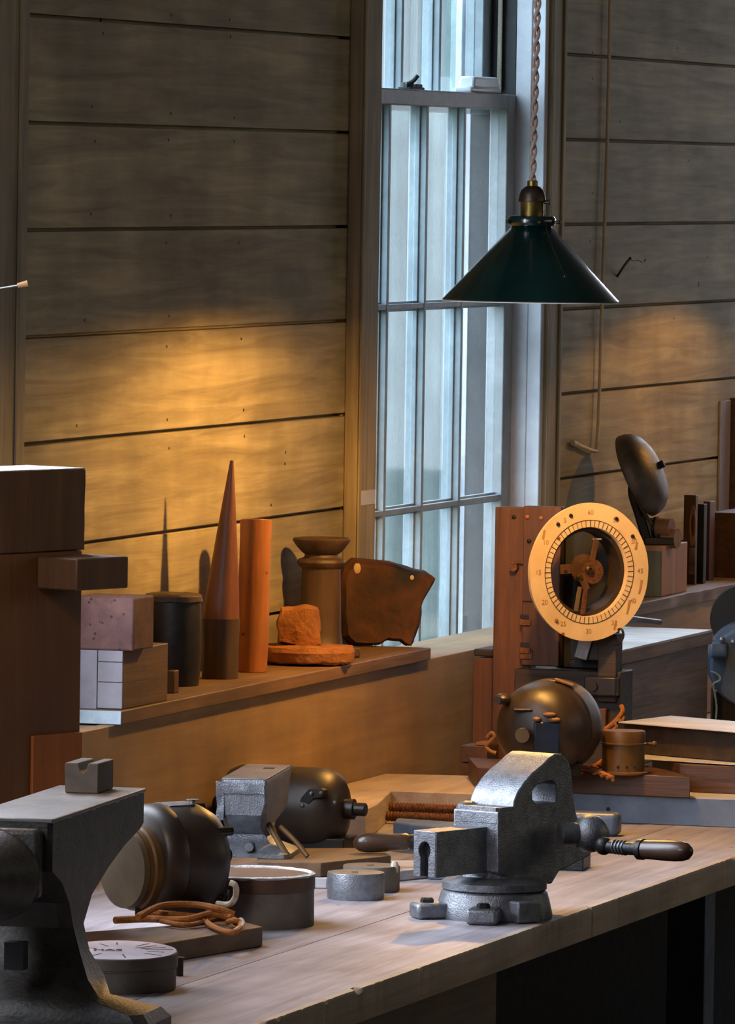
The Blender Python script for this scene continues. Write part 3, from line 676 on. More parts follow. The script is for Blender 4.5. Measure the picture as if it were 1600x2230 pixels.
MB().box((ctr.x, 0, .012), (.12, .14, .024)).build('foot', 'motblk', t, bev=.003)
def cordobj(name, label, pts, r_, mt, par=None, cat='cord'):
    pp = [hit(x, y, X=None, Y=None, Z=z) for x, y, z in pts]
    o = MB().tube(pp, r_, 8, 6).build(name, mt)
    if par: o.parent = par; o.matrix_parent_inverse = Matrix.Rotation(-R(par['_rz']), 4, 'Z') @ Matrix.Translation(-par.location); return o
    return tag(recenter(o), label, cat)
zc = ZB+.035
crd = [
 ([(250, 2004, zc+.006), (320, 2001, zc+.006), (400, 2003, zc+.012), (460, 1990, zc+.02), (500, 1998, zc+.016), (515, 2010, zc+.006)], .0062, 'rope'),
 ([(300, 1998, zc+.02), (350, 1973, zc+.03), (420, 1970, zc+.03), (470, 1978, zc+.03), (510, 1992, zc+.02)], .006, 'rope'),
 ([(300, 1996, zc+.01), (320, 1988, zc+.015), (360, 1990, zc+.015), (420, 1996, zc+.01), (470, 1998, zc+.01), (500, 2000, zc+.01)], .006, 'rope'),
 ([(445, 1998, zc+.008), (455, 2012, zc+.008), (480, 2025, zc+.006), (505, 2031, zc+.006), (520, 2024, zc+.008), (525, 2012, zc+.01), (510, 2004, zc+.015), (495, 2008, zc+.008)], .005, 'rope'),
 ([(350, 2006, zc+.008), (400, 2014, zc+.007), (440, 2010, zc+.006), (480, 2000, zc+.01), (505, 1996, zc+.02)], .004, 'rope')]
for i, (pts, r_, mt) in enumerate(crd): cordobj('cloth_cord', '', pts, r_, mt, t)
for pts in ([(500, 1922, zc+.085), (512, 1928, zc+.08), (514, 1945, zc+.06), (508, 1962, zc+.045), (495, 1970, zc+.035), (472, 1968, zc+.035)], [(524, 2004, zc+.012), (528, 2012, zc+.01), (522, 2022, zc+.008), (512, 2028, zc+.007)]):
    cordobj('frayed_end', '', pts, .0052, 'ropewhite', t)
m = MB()
for i in range(7):
    m.tube([lhit(t, 468+i*5, 1940+(i % 3)*6, ly=.02), lhit(t, 462+i*5, 1962+(i % 2)*5, ly=.0)], .0022, 6)
m.build('terminal_strip', 'motblk', t)

# --- drum ring
p = hit(543, 2012, Z=ZB); s = mpp(p); r_ = 142*s; hh = (2010-1897)*s
t = thing('open_drum', 'wide open brown drum with dusty white rim behind left motor', 'drum', tuple(p), VIEW)
MB().lathe([(r_*.985, 0), (r_*.99, .003), (r_*.985, hh*.70)], n=96).build('lower_side', 'drum', t)
MB().lathe([(r_*.985, hh*.70), (r_*1.0, hh*.705), (r_*.998, hh-.004), (r_*.99, hh-.002)], n=96).build('upper_band', 'drumband', t)
m = MB().lathe([(r_*.995, hh-.004), (r_*1.0, hh), (r_*.95, hh+.002), (r_*.92, hh+.0), (r_*.88, hh-.012), (r_*.86, hh-.035), (r_*.85, hh-.04)], n=96, wob=.004); m.rough(.0012, 60, 2); m.build('dusty_rim', 'paper', t)

# --- two small cylinders
def smallcyl(px, py, wpx, hpx, label, mt, topm):
    p = hit(px, py-wpx*.05, Z=ZB); s = mpp(p); r_ = wpx/2*s; h_ = hpx*s
    t = thing('iron_disc', label, 'disc', tuple(p), VIEW)
    MB().lathe([(r_*.975, 0), (r_, .003), (r_, h_-.002), (r_*.985, h_)], n=48).build('disc', mt, t)
    MB().box((-.002, -.002, h_), (.012, .012, .0012)).build('centre_hole', 'black', t); return t, r_, h_
smallcyl(774, 1963, 125, 58, 'grey iron disc standing on the bench, front one of two', 'visemid', 0)
t, r_, h_ = smallcyl(808, 1946, 124, 56, 'darker iron disc with white knot, behind the grey disc', 'drum', 0)
MB().ball((r_*.82, -.02, h_-.002), .008, 12, (1, 1, 1.6)).rough(.002, 90, 1).build('cord_knot', 'ropewhite', t)

# --- boards under the small anvil
t = thing('flat_plank', 'thin pale plank lying on the bench beneath the brown board', 'board', tuple(hit(760, 1905, Z=ZB)))
wp(slab([(590, 1910), (711, 1913), (960, 1888), (960, 1874), (700, 1872)], ZB+.019, ZB+.0005), 'board', 'plank', t, bev=.0015)
t = thing('brown_board', 'brown board under the small anvil, tapered end toward the vise', 'board', tuple(hit(760, 1890, Z=ZB+.02)))
wp(slab([(560, 1876), (699, 1879), (851, 1863), (820, 1846), (560, 1848)], ZB+.046, ZB+.0195), 'board', 'ledge', t, bev=.0015)
# --- small anvil
zt = 1.05
a0 = hit(581, 1700, Z=zt); al = hit(477, 1698, Z=zt); a1 = hit(635, 1669, Z=zt)
dd = (a1-a0).normalized(); arz = math.degrees(math.atan2(dd.y, dd.x))-90
zb2 = ZB+.047
t = thing('small_anvil', 'small grey anvil with slotted top standing left of the dark motor', 'anvil', (a0.x, a0.y, zb2), arz)
Ln = (a1-a0).length; wd = (a0-al).length*.97; H = zt-zb2; m = MB()
secs = []
for z, xx, y0, y1 in [(0, .045, -.01, .14), (.008, .045, -.01, .14), (.014, .036, 0, .13), (.025, .016, .02, .10), (.04, .002, .03, .09), (.055, -.004, .02, .16), (.066, -.002, .01, Ln-.09), (.078, 0, .0, Ln-.04), (.10, 0, .0, Ln-.03), (.13, 0, 0, Ln-.01), (H-.002, 0, 0, Ln), (H, -.001, .001, Ln-.001)]:
    secs.append((z, -wd-xx*.9, xx, y0, y1, .004 if z > .09 else .01))
loft_rect(m, secs); m.build('body', 'vise', t, smooth=28)
MB().bx(-wd+.001, -.001, .003, Ln-.003, H, H+.003).build('face_plate', 'face', t, bev=.001)
MB().box((-wd*.35, Ln*.72, H+.003), (.02, .025, .0008)).build('hardy_slot', 'black', t)
m = MB().box((-wd-.001, .004, H*.72), (.014, .012, H*.5)); m.box((-wd*.5, .0, H-.016), (wd*.9, .008, .018)); m.rough(.003, 40, 2, 5); m.build('battered_edge', 'visemid', t)
m = MB().tube([(.0, .04, .06), (.02, .02, .03), (.04, .0, .004)], .006, 8, 3).tube([(.02, .04, .055), (.05, .03, .03), (.075, .02, .003)], .005, 8, 3); m.build('brace', 'brown', t)
for z_ in (.012,): MB().cyl((-.03, -.012, .02), (-.03, .03, .02), .008).build('bolt', 'visemid', t)

# --- motor 2 (axis across)
p = hit(690, 1851, Z=ZB)-dv*.02; s = mpp(p); rm = 91*s
t = thing('electric_motor', 'black round motor with brown domed end right of the small anvil', 'motor', (p.x, p.y, ZB), WALLA)
ctr = Vector((0, 0, rm+.0))
xe = lhit(t, 752, 1760, ly=0).x; xl = lhit(t, 492, 1760, ly=0).x
MB().lathe([(rm*.5, xl), (rm*.9, xl+.012), (rm, xl+.03), (rm, xe-.062), (rm*.985, xe-.045), (rm*.93, xe-.028), (rm*.82, xe-.012), (rm*.62, xe-.003), (rm*.3, xe)], ctr, (1, 0, 0), 64).build('body', 'motor', t)
MB().lathe([(.020, xe-.002), (.020, xe+.018), (.013, xe+.0185), (.013, xe+.04), (.011, xe+.042)], ctr+Vector((0, 0, .003)), (1, 0, 0), 32).build('shaft', 'motblk', t)
MB().lathe([(.024, xl-.018), (.024, xl+.01)], ctr, (1, 0, 0), 32).build('rear_shaft', 'motblk', t)
qa = [lhit(t, x, y, ly=-rm*.97) for x, y in ((660, 1762), (650, 1752), (655, 1738), (672, 1718), (700, 1717), (706, 1722), (704, 1736), (682, 1740), (668, 1762))]
MB().prism(qa, (0, .04, 0)).build('terminal_plate', 'black', t, bev=.002)
for x, y in ((677, 1728), (698, 1727), (658, 1754), (728, 1748)):
    q = lhit(t, x, y, ly=-rm*.97-.003); MB().ball(q, .004, 12).build('terminal_stud', 'visemid', t)
MB().bx(-.09, .07, -.05, .05, 0.0005, .03).build('foot', 'motblk', t, bev=.003)

# --- wooden frame with screws
t = thing('screw_frame', 'raised wooden clamp frame with two rusty threaded rods behind the vise', 'clamp', tuple(hit(900, 1740, Z=ZB)))
t['_rz'] = 0
PT = .917
def wslab(pts, z1_, z0_): return MB().prism([(x, y, z1_) for x, y in pts], (0, 0, z0_-z1_))
b1 = hit(1100, 1691, Z=PT); b2 = hit(1100, 1731, Z=PT); xa = hit(852, 1722, Z=PT)
wp(wslab([(-.505, -.202), (b1.x, b1.y), (b2.x, b2.y), (xa.x, xa.y), (xa.x, -.202)], PT, ZB+.001), 'rear_board', 'edge', t, bev=.0015)
q1 = hit(822, 1750, Z=PT); q2 = hit(796, 1762, Z=PT); q3 = hit(776, 1719, Z=PT)
wp(wslab([(xa.x-.003, -.202), (xa.x-.003, xa.y+.03), (xa.x-.003, xa.y), (q1.x, q1.y), (q2.x, q2.y), (q2.x-.05, -.202)], PT-.001, ZB+.001), 'side_board', 'edge', t, bev=.0015)
xa = hit(852, 1722, Z=PT)
def rod(px0, py0, px1, X):
    q0 = hit(px0, py0, X=X); q1 = Vector((X, hit(px1, py0, X=X).y, q0.z)); L_ = (q1-q0).length; n = int(L_/.0068); pr = []
    for i in range(n): pr += [(.0085, i*.0068), (.0105, i*.0068+.0022), (.0105, i*.0068+.0034), (.0085, i*.0068+.0056)]
    wp(MB().lathe(pr, q0, q1-q0, 20), 'threaded_rod', 'rust', t, smooth=20)
rod(835, 1757, 1110, xa.x-.045); rod(822, 1776, 1110, xa.x-.11)
# --- platform board
t = thing('low_platform', 'low dark board across the bench carrying the dial apparatus', 'board', (-.5, -.85, ZB))
wp(MB().bx(-.79, -.42, -1.165, -.55, ZB+.0005, PT), 'board', 'bluegrey', t, bev=.001)  # blue window light on the near face is put into the board colour
wp(MB().bx(-.7895, -.42, -1.164, -.551, PT-.0005, PT+.0012), 'lit_top', 'plank', t)  # pale layer stands for the light on the platform top
q = hit(1324, 1762, X=-.791); wp(MB().cyl((-.7905, q.y, q.z), (-.792, q.y, q.z), .004), 'nail_hole', 'black', t)

# --- slab carrying motor, box, tower
SZ0 = PT+.0014; SZ1 = SZ0+.043
t = thing('apparatus_base', 'red brown wooden base slab beneath the middle motor and brown can', 'board', (-.55, -.7, SZ0))
fr = hit(1503, 1692, Z=SZ1)
wp(slab([(1040, 1672), (1503, 1692), (1463, 1679), (1410, 1668), (1020, 1650)], SZ1, SZ0), 'slab', 'red2', t, bev=.0015)

# motor 3
p = hit(1195, 1690, Z=SZ1); rm_ = 0
p = hit(1190, 1690, Z=SZ1)+dv*.02; s = mpp(p); rm = 103*s
t = thing('electric_motor', 'round brown motor with capped terminals below the dial', 'motor', (p.x, p.y, SZ1+.0), VIEW)
ctr = Vector((0, .0, rm*1.0)); ax = Vector((-.34, -.94, 0)).normalized()
ctr = lhit(t, 1189, 1585, ly=0); ctr.z = max(ctr.z, rm+.001)
MB().lathe([(rm*.35, .098), (rm*.6, .090), (rm*.8, .074), (rm*.93, .05), (rm*.99, .022), (rm*1.0, 0)], ctr, ax, 72).build('end_bell', 'motor', t)
MB().lathe([(rm*1.0, -.001), (rm*1.02, -.003), (rm*1.02, -.05), (rm*.99, -.075), (rm*.85, -.1), (rm*.5, -.12)], ctr, ax, 72).build('body', 'motor', t)
m = MB(); rs = []
def onm(px, py, k=1.0):             # point on the bell's front
    return lhit(t, px, py, ly=ctr.y-.095*k)
c1 = onm(1137, 1602, 1.25)
MB().cyl(c1+Vector((0, .09, 0)), c1, .0155, .0155, 28).build('terminal_post', 'motor', t, bev=.001)
MB().cyl(c1+Vector((0, .001, 0)), c1-Vector((0, .002, 0)), .0142).build('terminal_cap', 'tan', t)
c2 = onm(1138, 1545, .95); MB().box(c2+Vector((0, .01, -.001)), (.038, .03, .005)).build('hood', 'motor', t, bev=.002)
MB().box(c2+Vector((0, .03, -.02)), (.03, .03, .04)).build('brush_box', 'motblk', t, bev=.002)
c3 = onm(1190, 1610, 1.15); MB().box(c3+Vector((0, .04, 0)), (.052, .07, .068)).build('name_plate', 'navy', t, bev=.003)
for px, py, w_ in ((1168, 1566, .017), (1196, 1556, .028), (1206, 1567, .026)):
    q = onm(px, py, 1.1); MB().ball(q, 1, 14, (w_/2, .010, .005)).build('terminal_nut', 'copper', t)
for px, py in ((1094, 1522), (1228, 1528)):
    q = lhit(t, px, py, ly=ctr.y-.05); MB().ball(q, 1, 14, (.017, .024, .012)).cyl(q, q+Vector((-.010, -.026, -.001)), .007).build('lug', 'motor', t)
MB().bx(ctr.x-.07, ctr.x+.07, -.03, .05, .0005, .03).build('foot', 'motblk', t, bev=.004)
c4 = ctr+Vector((.035, -.01, rm*.97)); MB().box(c4, (.04, .02, .006), rot=Matrix.Rotation(R(18), 3, 'Y')).build('top_clip', 'copper', t, bev=.002)
# can
p = hit(1357, 1686, Z=SZ1); s = mpp(p)
p = p+dv*.02
t = thing('brown_can', 'round brown tin can right of the middle motor on the slab', 'can', (p.x, p.y, SZ1), VIEW)
r_ = 47.5*s; hh = (1686-1592)*s
MB().lathe([(r_*1.18, .0003), (r_*1.18, .004), (r_*.98, .006), (r_*.98, hh*.68), (r_*1.05, hh*.69), (r_*1.05, hh*.72), (r_*1.0, hh*.73), (r_*1.0, hh-.003), (r_*.97, hh)], n=56).build('can', 'brown', t)
for dx in (-.012, .006, .022): MB().cyl((dx, -r_*.97, .016), (dx, -r_*1.0, .016), .003, n=12).build('vent_hole', 'black', t)
MB().cyl((r_, 0, hh*.7), (r_+.016, 0, hh*.7), .003).ball((r_+.018, 0, hh*.7), .006, 12).build('knob', 'brown', t)
# cords by the motor
def twisted(name, pts, z_, r_, label):
    base = [hit(x, y, Z=z) for x, y, z in pts]; q = []
    for i in range(len(base)-1):
        for k in range(14): q.append(base[i].lerp(base[i+1], k/14))
    m = MB()
    for ph in (0, PI): m.tube([v+Vector((.3*r_*math.cos(i*.5+ph), r_*math.cos(i*.5+ph), r_*(1+math.sin(i*.5+ph)))) for i, v in enumerate(q)], r_, 6)
    return tag(recenter(m.build(name, 'rope')), label, 'cord')
twisted('twisted_cord', [(1238, 1672, SZ1+.003), (1270, 1676, SZ1+.003), (1310, 1690, SZ1+.001), (1336, 1700, SZ1-.001)], 0, .0036, 'long frayed orange twisted cord on the slab right of motor')
twisted('twisted_cord', [(1225, 1688, SZ1-.003), (1262, 1684, SZ1+.001), (1300, 1672, SZ1+.002), (1312, 1662, SZ1+.006)], 0, .0034, 'orange twisted cord crossing under the other, beside the middle motor')
q = [(1060, 1606), (1070, 1596), (1076, 1604), (1066, 1616), (1058, 1626), (1068, 1636), (1080, 1640)]
m = MB().tube([hit(x, y, X=-.56) for x, y in q], .0042, 8, 5); tag(recenter(m.build('cord_loop', 'copper')), 'knotted pale cord loop left of the middle motor', 'cord')
# wood terminal block
p = hit(1030, 1690, Z=ZB)
t = thing('terminal_block', 'small red brown wooden block left of the middle motor', 'block', (-.42, hit(1030, 1650, X=-.42).y, ZB), WALLA)
za = lhit(t, 1030, 1625, ly=-.04).z; zb_ = lhit(t, 1030, 1662, ly=-.04).z
xl = lhit(t, 999, 1650, ly=-.04).x; xr_ = lhit(t, 1060, 1650, ly=-.04).x
MB().bx(xl, xr_, -.04, .048, .0, zb_-.001).build('lower_half', 'red2', t, bev=.0015)
MB().bx(xl+.002, xr_, -.038, .048, zb_+.001, za).build('upper_half', 'red2', t, bev=.0015)
MB().bx(xl+.03, xr_-.002, -.02, .03, za+.0005, za+.007).build('cap', 'copper', t, bev=.001)
m = MB().ball(lhit(t, 1040, 1670, ly=-.06), 1, 14, (.016, .016, .009)); m.rough(.003, 60, 2); m.build('wire_end', 'copper', t)
m = MB(); 
for y in (1683, 1702): m.tube([lhit(t, 1022, y+3, ly=-.06), lhit(t, 1056, y-4, ly=-.05)], .0016, 6)
m.build('wire_prong', 'rust', t)

# ================================================================== DIAL APPARATUS
TX = -.36
t = thing('timing_apparatus', 'tall red brown wooden stand with large yellowed numbered dial ring', 'clock', (TX, hit(1200, 1500, X=TX).y, SZ1), WALLA)
def L(px, py, ly=0): return lhit(t, px, py, ly=ly)
def pb(x0, y0, x1, y1, ly, dep, name, mt, bev=.002, **k):     # board seen between two picture corners at depth ly
    a = L(x0, y0, ly); b = L(x1, y1, ly)
    return MB().bx(a.x, b.x, ly, ly+dep, min(a.z, b.z), max(a.z, b.z)).build(name, mt, t, bev=bev, **k)
pb(1078, 1104, 1150, 1660, 0, .05, 'left_upright', 'redwood')
pb(1140, 1102, 1216, 1452, -.012, .03, 'punched_board', 'redwood')
pb(1030, 1432, 1100, 1665, .03, .12, 'lower_case', 'redwood'); pb(1032, 1413, 1090, 1430, .03, .12, 'case_lid', 'dark')
pb(1120, 1456, 1348, 1668, -.02, .10, 'lower_housing', 'dark')
pb(1215, 1130, 1340, 1458, .05, .03, 'dark_panel', 'black')
pb(1302, 1380, 1340, 1530, -.03, .05, 'right_upright', 'dark')
pb(1240, 1392, 1335, 1440, -.02, .03, 'cross_bar', 'darkcyl')
q = L(1270, 1412, -.025); MB().box(q, (.028, .006, .045), rot=Matrix.Rotation(R(15), 3, 'Y')).build('steel_tab', 'visemid', t, bev=.001)
q = L(1310, 1494, -.035); MB().box(q, (.07, .03, .04)).build('terminal_box', 'motblk', t, bev=.003)
MB().cyl(q+Vector((-.015, -.016, 0)), q+Vector((-.015, -.022, 0)), .01).build('dial_knob', 'darkcyl', t)
MB().bx(L(1310, 1, 0).x, L(1356, 1, 0).x, -.04, .02, L(1310, 1590).z, L(1310, 1540).z).build('corner_plate', 'redwood', t, bev=.002)
m = MB().tube([L(1352, 1536, -.05), L(1355, 1550, -.055), L(1340, 1570, -.055), L(1318, 1588, -.05)], .005, 8, 4); m.tube([L(1320, 1600, -.05), L(1350, 1578, -.055), L(1357, 1560, -.05)], .004, 8, 4); m.build('cord', 'rope', t)
m = MB().lathe([(.009, 0), (.009, .012), (.004, .0121), (.004, -.0001)], L(1349, 1574, -.06), (0, -1, 0), 20); m.build('eyelet', 'copper', t)
for x, y in ((1119, 1126), (1148, 1126), (1178, 1128), (1152, 1178)):
    q = L(x, y, -.012 if x > 1140 else 0); MB().lathe([(.0045, 0), (.0045, .002), (.003, .004), (.0005, .005)], q, (0, -1, 0), 16).build('nail', 'copper' if x in (1148, 1178) else 'black', t)
q = L(1121, 1235, 0); MB().box(q+Vector((.008, -.004, .01)), (.028, .006, .004)).cyl(q, q+Vector((0, -.014, 0)), .0085).build('bracket_screw', 'rust', t)
for x, y in ((1142, 1343), (1142, 1404)):
    q = L(x, y, -.0125); MB().box(q, (.02, .002, .009)).build('slot', 'black', t)
    MB().box(q+Vector((.002, -.002, -.012)), (.024, .004, .012)).build('slot_lip', 'rust', t, bev=.001)
q = L(1146, 1425, -.013); MB().box(q, (.028, .003, .02)).build('copper_tag', 'rust', t, bev=.001)
pb(1138, 1245, 1165, 1310, -.016, .004, 'side_strap', 'redwood', bev=.001)
m = MB().tube([L(1335, 1376, -.04), L(1352, 1370, -.05), L(1357, 1385, -.05), L(1348, 1402, -.05), L(1335, 1404, -.04)], .0026, 8, 5); m.build('wire_loop', 'darkcyl', t)
# dial ring
DC = hit(1283, 1245.5, X=TX-.10)
DD = bpy.data.objects.new('dial_ring', None)
DRZ = -43.5
dl = Matrix.Translation(loc_of(t, DC)) @ Matrix.Rotation(R(DRZ-WALLA), 4, 'Z')      # dial frame: x right, y away, z up
s = mpp(DC); RD = 151*s; RH = 98*s; RT1 = 113*s
def ringm(r0, r1, y0, y1, n=96, wob=0):
    m = MB(); rs = []
    for r_, y_ in ((r0, y0), (r1, y0), (r1, y1), (r0, y1), (r0, y0)):
        rs.append([dl @ Vector((r_*(1+wob*noise.noise(Vector((math.cos(2*PI*i/n)*3, math.sin(2*PI*i/n)*3, r_*9))))*math.cos(2*PI*i/n), y_, r_*math.sin(2*PI*i/n))) for i in range(n)])
    return m.rings(rs, cap=False)
ring = ringm(RH, RD, 0, .004, wob=.012).build('dial_ring', 'dial', t)
ringm(RH*.99, RD*.985, .0045, .012, wob=.01).build('dial_backing', 'dial', t)
ringm(RH*.9, RH*1.02, .013, .06).build('inner_drum', 'dark', t)
m = MB(); 
def dbox(m, c, sz, a): m.box(dl @ Vector(c), sz, rot=(dl.to_3x3() @ Matrix.Rotation(a, 3, 'Y')))
ringm(RT1-.0007, RT1+.0007, -.0009, -.0001).build('tick_circle', 'ink', ring)
for i in range(60):
    a = 2*PI*i/60; big = i % 5 == 0; r0 = RH+.0005; r1 = RT1
    m = MB(); rc = (r0+r1)/2; m.box(dl @ Vector((rc*math.sin(a), -.0006, rc*math.cos(a))), (.0016 if big else .0009, .0008, r1-r0), rot=dl.to_3x3() @ Matrix.Rotation(a, 3, 'Y'))
    m.build('tick_mark', 'ink', ring)
for i in range(12):
    a = 2*PI*i/12; rc = RT1+.016
    body = str(60-5*i)
    M4 = dl @ Matrix.Translation((rc*math.sin(a), -.0008, rc*math.cos(a))) @ Matrix.Rotation(R(90), 4, 'X')
    text_part(body, .0145, ring, 'numeral', M4, 'numeral', .0001)
for a, k, mt in ((-128+90, 0, 'black'), (55, 0, 'black'), (30, 0, 'black'), (218, 0, 'copper'), (-22, 0, 'black')):
    rc = RD*.88; q = dl @ Vector((rc*math.sin(R(a)), 0, rc*math.cos(R(a)))); nrm = dl.to_3x3() @ Vector((0, -1, 0))
    MB().cyl(q, q+nrm*.004, .0045, .003, 14).build('dial_screw', mt, ring)
for a, rc, l_ in ((65, .87, .016), (105, .9, .03), (128, .85, .03), (150, .9, .02), (-55, .95, .02)):
    m = MB(); q = dl @ Vector((RD*rc*math.sin(R(a)), -.0004, RD*rc*math.cos(R(a))))
    m.box(q, (.005, .0008, l_), rot=dl.to_3x3() @ Matrix.Rotation(R(12), 3, 'Y')); m.rough(.0012, 120, a, 3); m.build('rust_stain', 'numeral', ring)
# mechanism inside
def D(x, z, y=.0): return dl @ Vector((x, y, z))
def dpx(px, py, y):                        # picture point -> point on a plane parallel to the dial
    o = dl.inverted() @ loc_of(t, CAM); v = (dl.inverted().to_3x3() @ Matrix.Rotation(-R(t['_rz']), 3, 'Z')) @ ray(px, py); return dl @ (o+v*((y-o.y)/v.y))
nrm = dl.to_3x3() @ Vector((0, -1, 0))
def bar(p0, p1, w_, th, name, mt, y):
    a = dpx(*p0, y); b = dpx(*p1, y); d = (b-a).normalized(); sd = d.cross(nrm).normalized()*w_/2
    MB().prism([a+sd, b+sd, b-sd, a-sd], nrm*th).build(name, mt, t, bev=.0006)
bar((1299, 1172), (1288, 1222), .013, .002, 'upper_arm', 'aged', .02)
q = dpx(1300, 1174, .018); MB().box(q, (.02, .004, .004)).build('arm_tip', 'visemid', t, bev=.001)
bar((1219, 1240), (1262, 1238), .020, .002, 'left_bracket', 'aged', .03)
q = dpx(1231, 1244, .027); MB().cyl(q, q+nrm*.003, .003).build('screw', 'black', t)
def gear(px, py, y, r_, name, mt, teeth=24):
    q = dpx(px, py, y); x_, y_, z_ = basis(nrm); rs = []
    for h in (0, .0025): rs.append([q+nrm*h+(x_*math.cos(2*PI*i/(teeth*4))+y_*math.sin(2*PI*i/(teeth*4)))*(r_*(1 if (i//2) % 2 else .93)) for i in range(teeth*4)])
    MB().rings(rs).build(name, mt, t)
gear(1268, 1237, .028, .030, 'gear_wheel', 'aged', 30); gear(1290, 1245, .02, .026, 'gear_wheel', 'rust', 26)
q = dpx(1284, 1240, .012); MB().lathe([(.009, -.012), (.009, 0), (.006, .004), (.0035, .0045), (.003, 0)], q, nrm, 24).build('hub', 'brass', t)
MB().lathe([(.005, -.01), (.005, .004)], dpx(1263, 1256, .012), nrm, 16).build('pin', 'brass', t)
bar((1263, 1250), (1277, 1285), .016, .0022, 'crank_plate', 'aged', .014)
bar((1262, 1278), (1253, 1331), .0105, .0015, 'pale_hand', 'tan', .008)
bar((1274, 1284), (1268, 1338), .011, .0015, 'copper_hand', 'rust', .012)

# ================================================================== VISE
c = hit(1075, 1997, Z=ZB); s = mpp(c)
t = thing('bench_vise', 'dark iron bench vise bolted near the front edge of the bench', 'vise', tuple(c), -110.0)
W2 = .048
def V(px, py, lx=None, ly=None): return lhit(t, px, py, lx=lx, ly=ly)
r_ = .1
MB().lathe([(.103, 0), (.104, .006), (.099, .028), (.094, .046), (.09, .049)], n=72).build('base_ring', 'visemid', t)
MB().lathe([(.088, .049), (.093, .052), (.093, .064), (.084, .070), (.07, .074)], n=72).build('swivel_plate', 'visemid', t)
for px, py, w_, ln in ((918, 2000, .052, .05), (1050, 2014, .055, .05)):
    q = lhit(t, px, py, lz=0); a = math.degrees(math.atan2(q.y, q.x)); k = q.length
    o = MB().box((q.x*.86, q.y*.86, .0145), (ln+.02, w_, .028), rz=a).build('bolt_ear', 'visemid', t, bev=.006)
    MB().lathe([(.012, .028), (.012, .034), (.009, .037)], (q.x*.93, q.y*.93, 0), n=6).build('bolt_head', 'iron', t)
q = lhit(t, 1170, 2015, lz=0); MB().box((q.x*.5, q.y*.5, .02), (.10, .05, .038), rz=math.degrees(math.atan2(q.y, q.x))).build('bolt_ear', 'vise', t, bev=.004)
# neck
m = MB(); loft_rect(m, [(.070, -.05, .05, -.055, .075, .02), (.095, -.045, .046, -.05, .08, .018), (.12, -.046, W2, -.06, .10, .01), (.15, -.046, W2, -.06, .12, .006), (.20, -.046, W2, -.058, .12, .006)])
m.build('body', 'vise', t, smooth=40)
# slide arm with keyhole
aw = .0235
e0 = V(947, 1912, lx=aw); e1 = V(947, 1812, lx=aw); ye = e0.y
xl = V(900, 1860, ly=ye).x
zlo, zhi = e0.z, e1.z; zm = (zlo+zhi)/2; xc = (xl+aw)/2
outer = [(aw, zlo), (aw, zhi), (xl, zhi), (xl, zlo)]
kh = []
rk = .0125; zc_ = zlo+(zhi-zlo)*.50
path = [(xc-.008, zlo), (xc-.008, zc_-.010)]+[(xc+rk*math.cos(R(a)), zc_+.006+1.25*rk*math.sin(R(a))) for a in range(230, -51, -20)]+[(xc+.008, zc_-.010), (xc+.008, zlo)]
poly = [(xl, zlo)]+path+[(aw, zlo), (aw, zhi), (xl, zhi)]
MB().prism([Vector((x, ye, z)) for x, z in poly], (0, .07, 0)).build('slide_bar_end', 'visemid', t, bev=.0012)
MB().bx(xl+.0005, aw-.0, ye+.02, .05, zlo+.0005, zhi-.0005).build('slide_bar', 'vise', t, bev=.001)
MB().bx(aw-.0004, aw+.0012, ye+.001, .05, zlo, zhi-.0005).build('slide_cheek', 'vise', t)
MB().bx(xl+.002, aw-.002, ye+.012, ye+.019, zlo, zc_+.02).build('keyhole_back', 'black', t)
# rear shoulder block
a = V(1083, 1770, lx=W2); b = V(1003, 1770, ly=a.y)
MB().bx(max(b.x, -.06), W2, a.y, .11, .17, a.z+.0).build('jaw_block', 'visemid', t, bev=.003)
MB().bx(W2-.001, W2+.001, a.y+.002, .11, .12, a.z-.001).build('jaw_cheek', 'vise', t)
q = V(1018, 1758, ly=a.y+.03); MB().ball(q, 1, 20, (.018, .025, .012)).build('shoulder_boss', 'visemid', t)
# curved jaw: profile traced on its side plane, full jaw width
pf = [(1083, 1768), (1117, 1766), (1119, 1745), (1127, 1724), (1142, 1702), (1160, 1682), (1180, 1666), (1196, 1650), (1208, 1642), (1222, 1642), (1236, 1656), (1243, 1680), (1246, 1720), (1252, 1765), (1262, 1800), (1283, 1830), (1286, 1862), (1240, 1886), (1216, 1898), (1200, 1925), (1120, 1925), (1083, 1900)]
hole = [(1186, 1704), (1199, 1701), (1207, 1705), (1210, 1725), (1209, 1755), (1203, 1775), (1190, 1788), (1179, 1789), (1178, 1764), (1168, 1755), (1159, 1740), (1158, 1722), (1168, 1710)]
P_ = [V(x, y, lx=W2) for x, y in pf]; Hh = [V(x, y, lx=W2) for x, y in hole]
m = MB()
def face_with_hole(m, x):
    o_ = [m.b.verts.new((x, p.y, p.z)) for p in P_]; h_ = [m.b.verts.new((x, p.y, p.z)) for p in Hh]
    ee = [m.b.edges.new((o_[i], o_[(i+1) % len(o_)])) for i in range(len(o_))]+[m.b.edges.new((h_[i], h_[(i+1) % len(h_)])) for i in range(len(h_))]
    bmesh.ops.triangle_fill(m.b, use_beauty=True, use_dissolve=False, edges=ee); return o_, h_
o1, h1_ = face_with_hole(m, W2+.0015); o2, h2_ = face_with_hole(m, -W2)
for A, B in ((o1, o2), (h1_, h2_)):
    for i in range(len(A)): m.b.faces.new((A[i], A[(i+1) % len(A)], B[(i+1) % len(A)], B[i]))
m.build('fixed_jaw', 'vise', t, bev=.003, smooth=50)
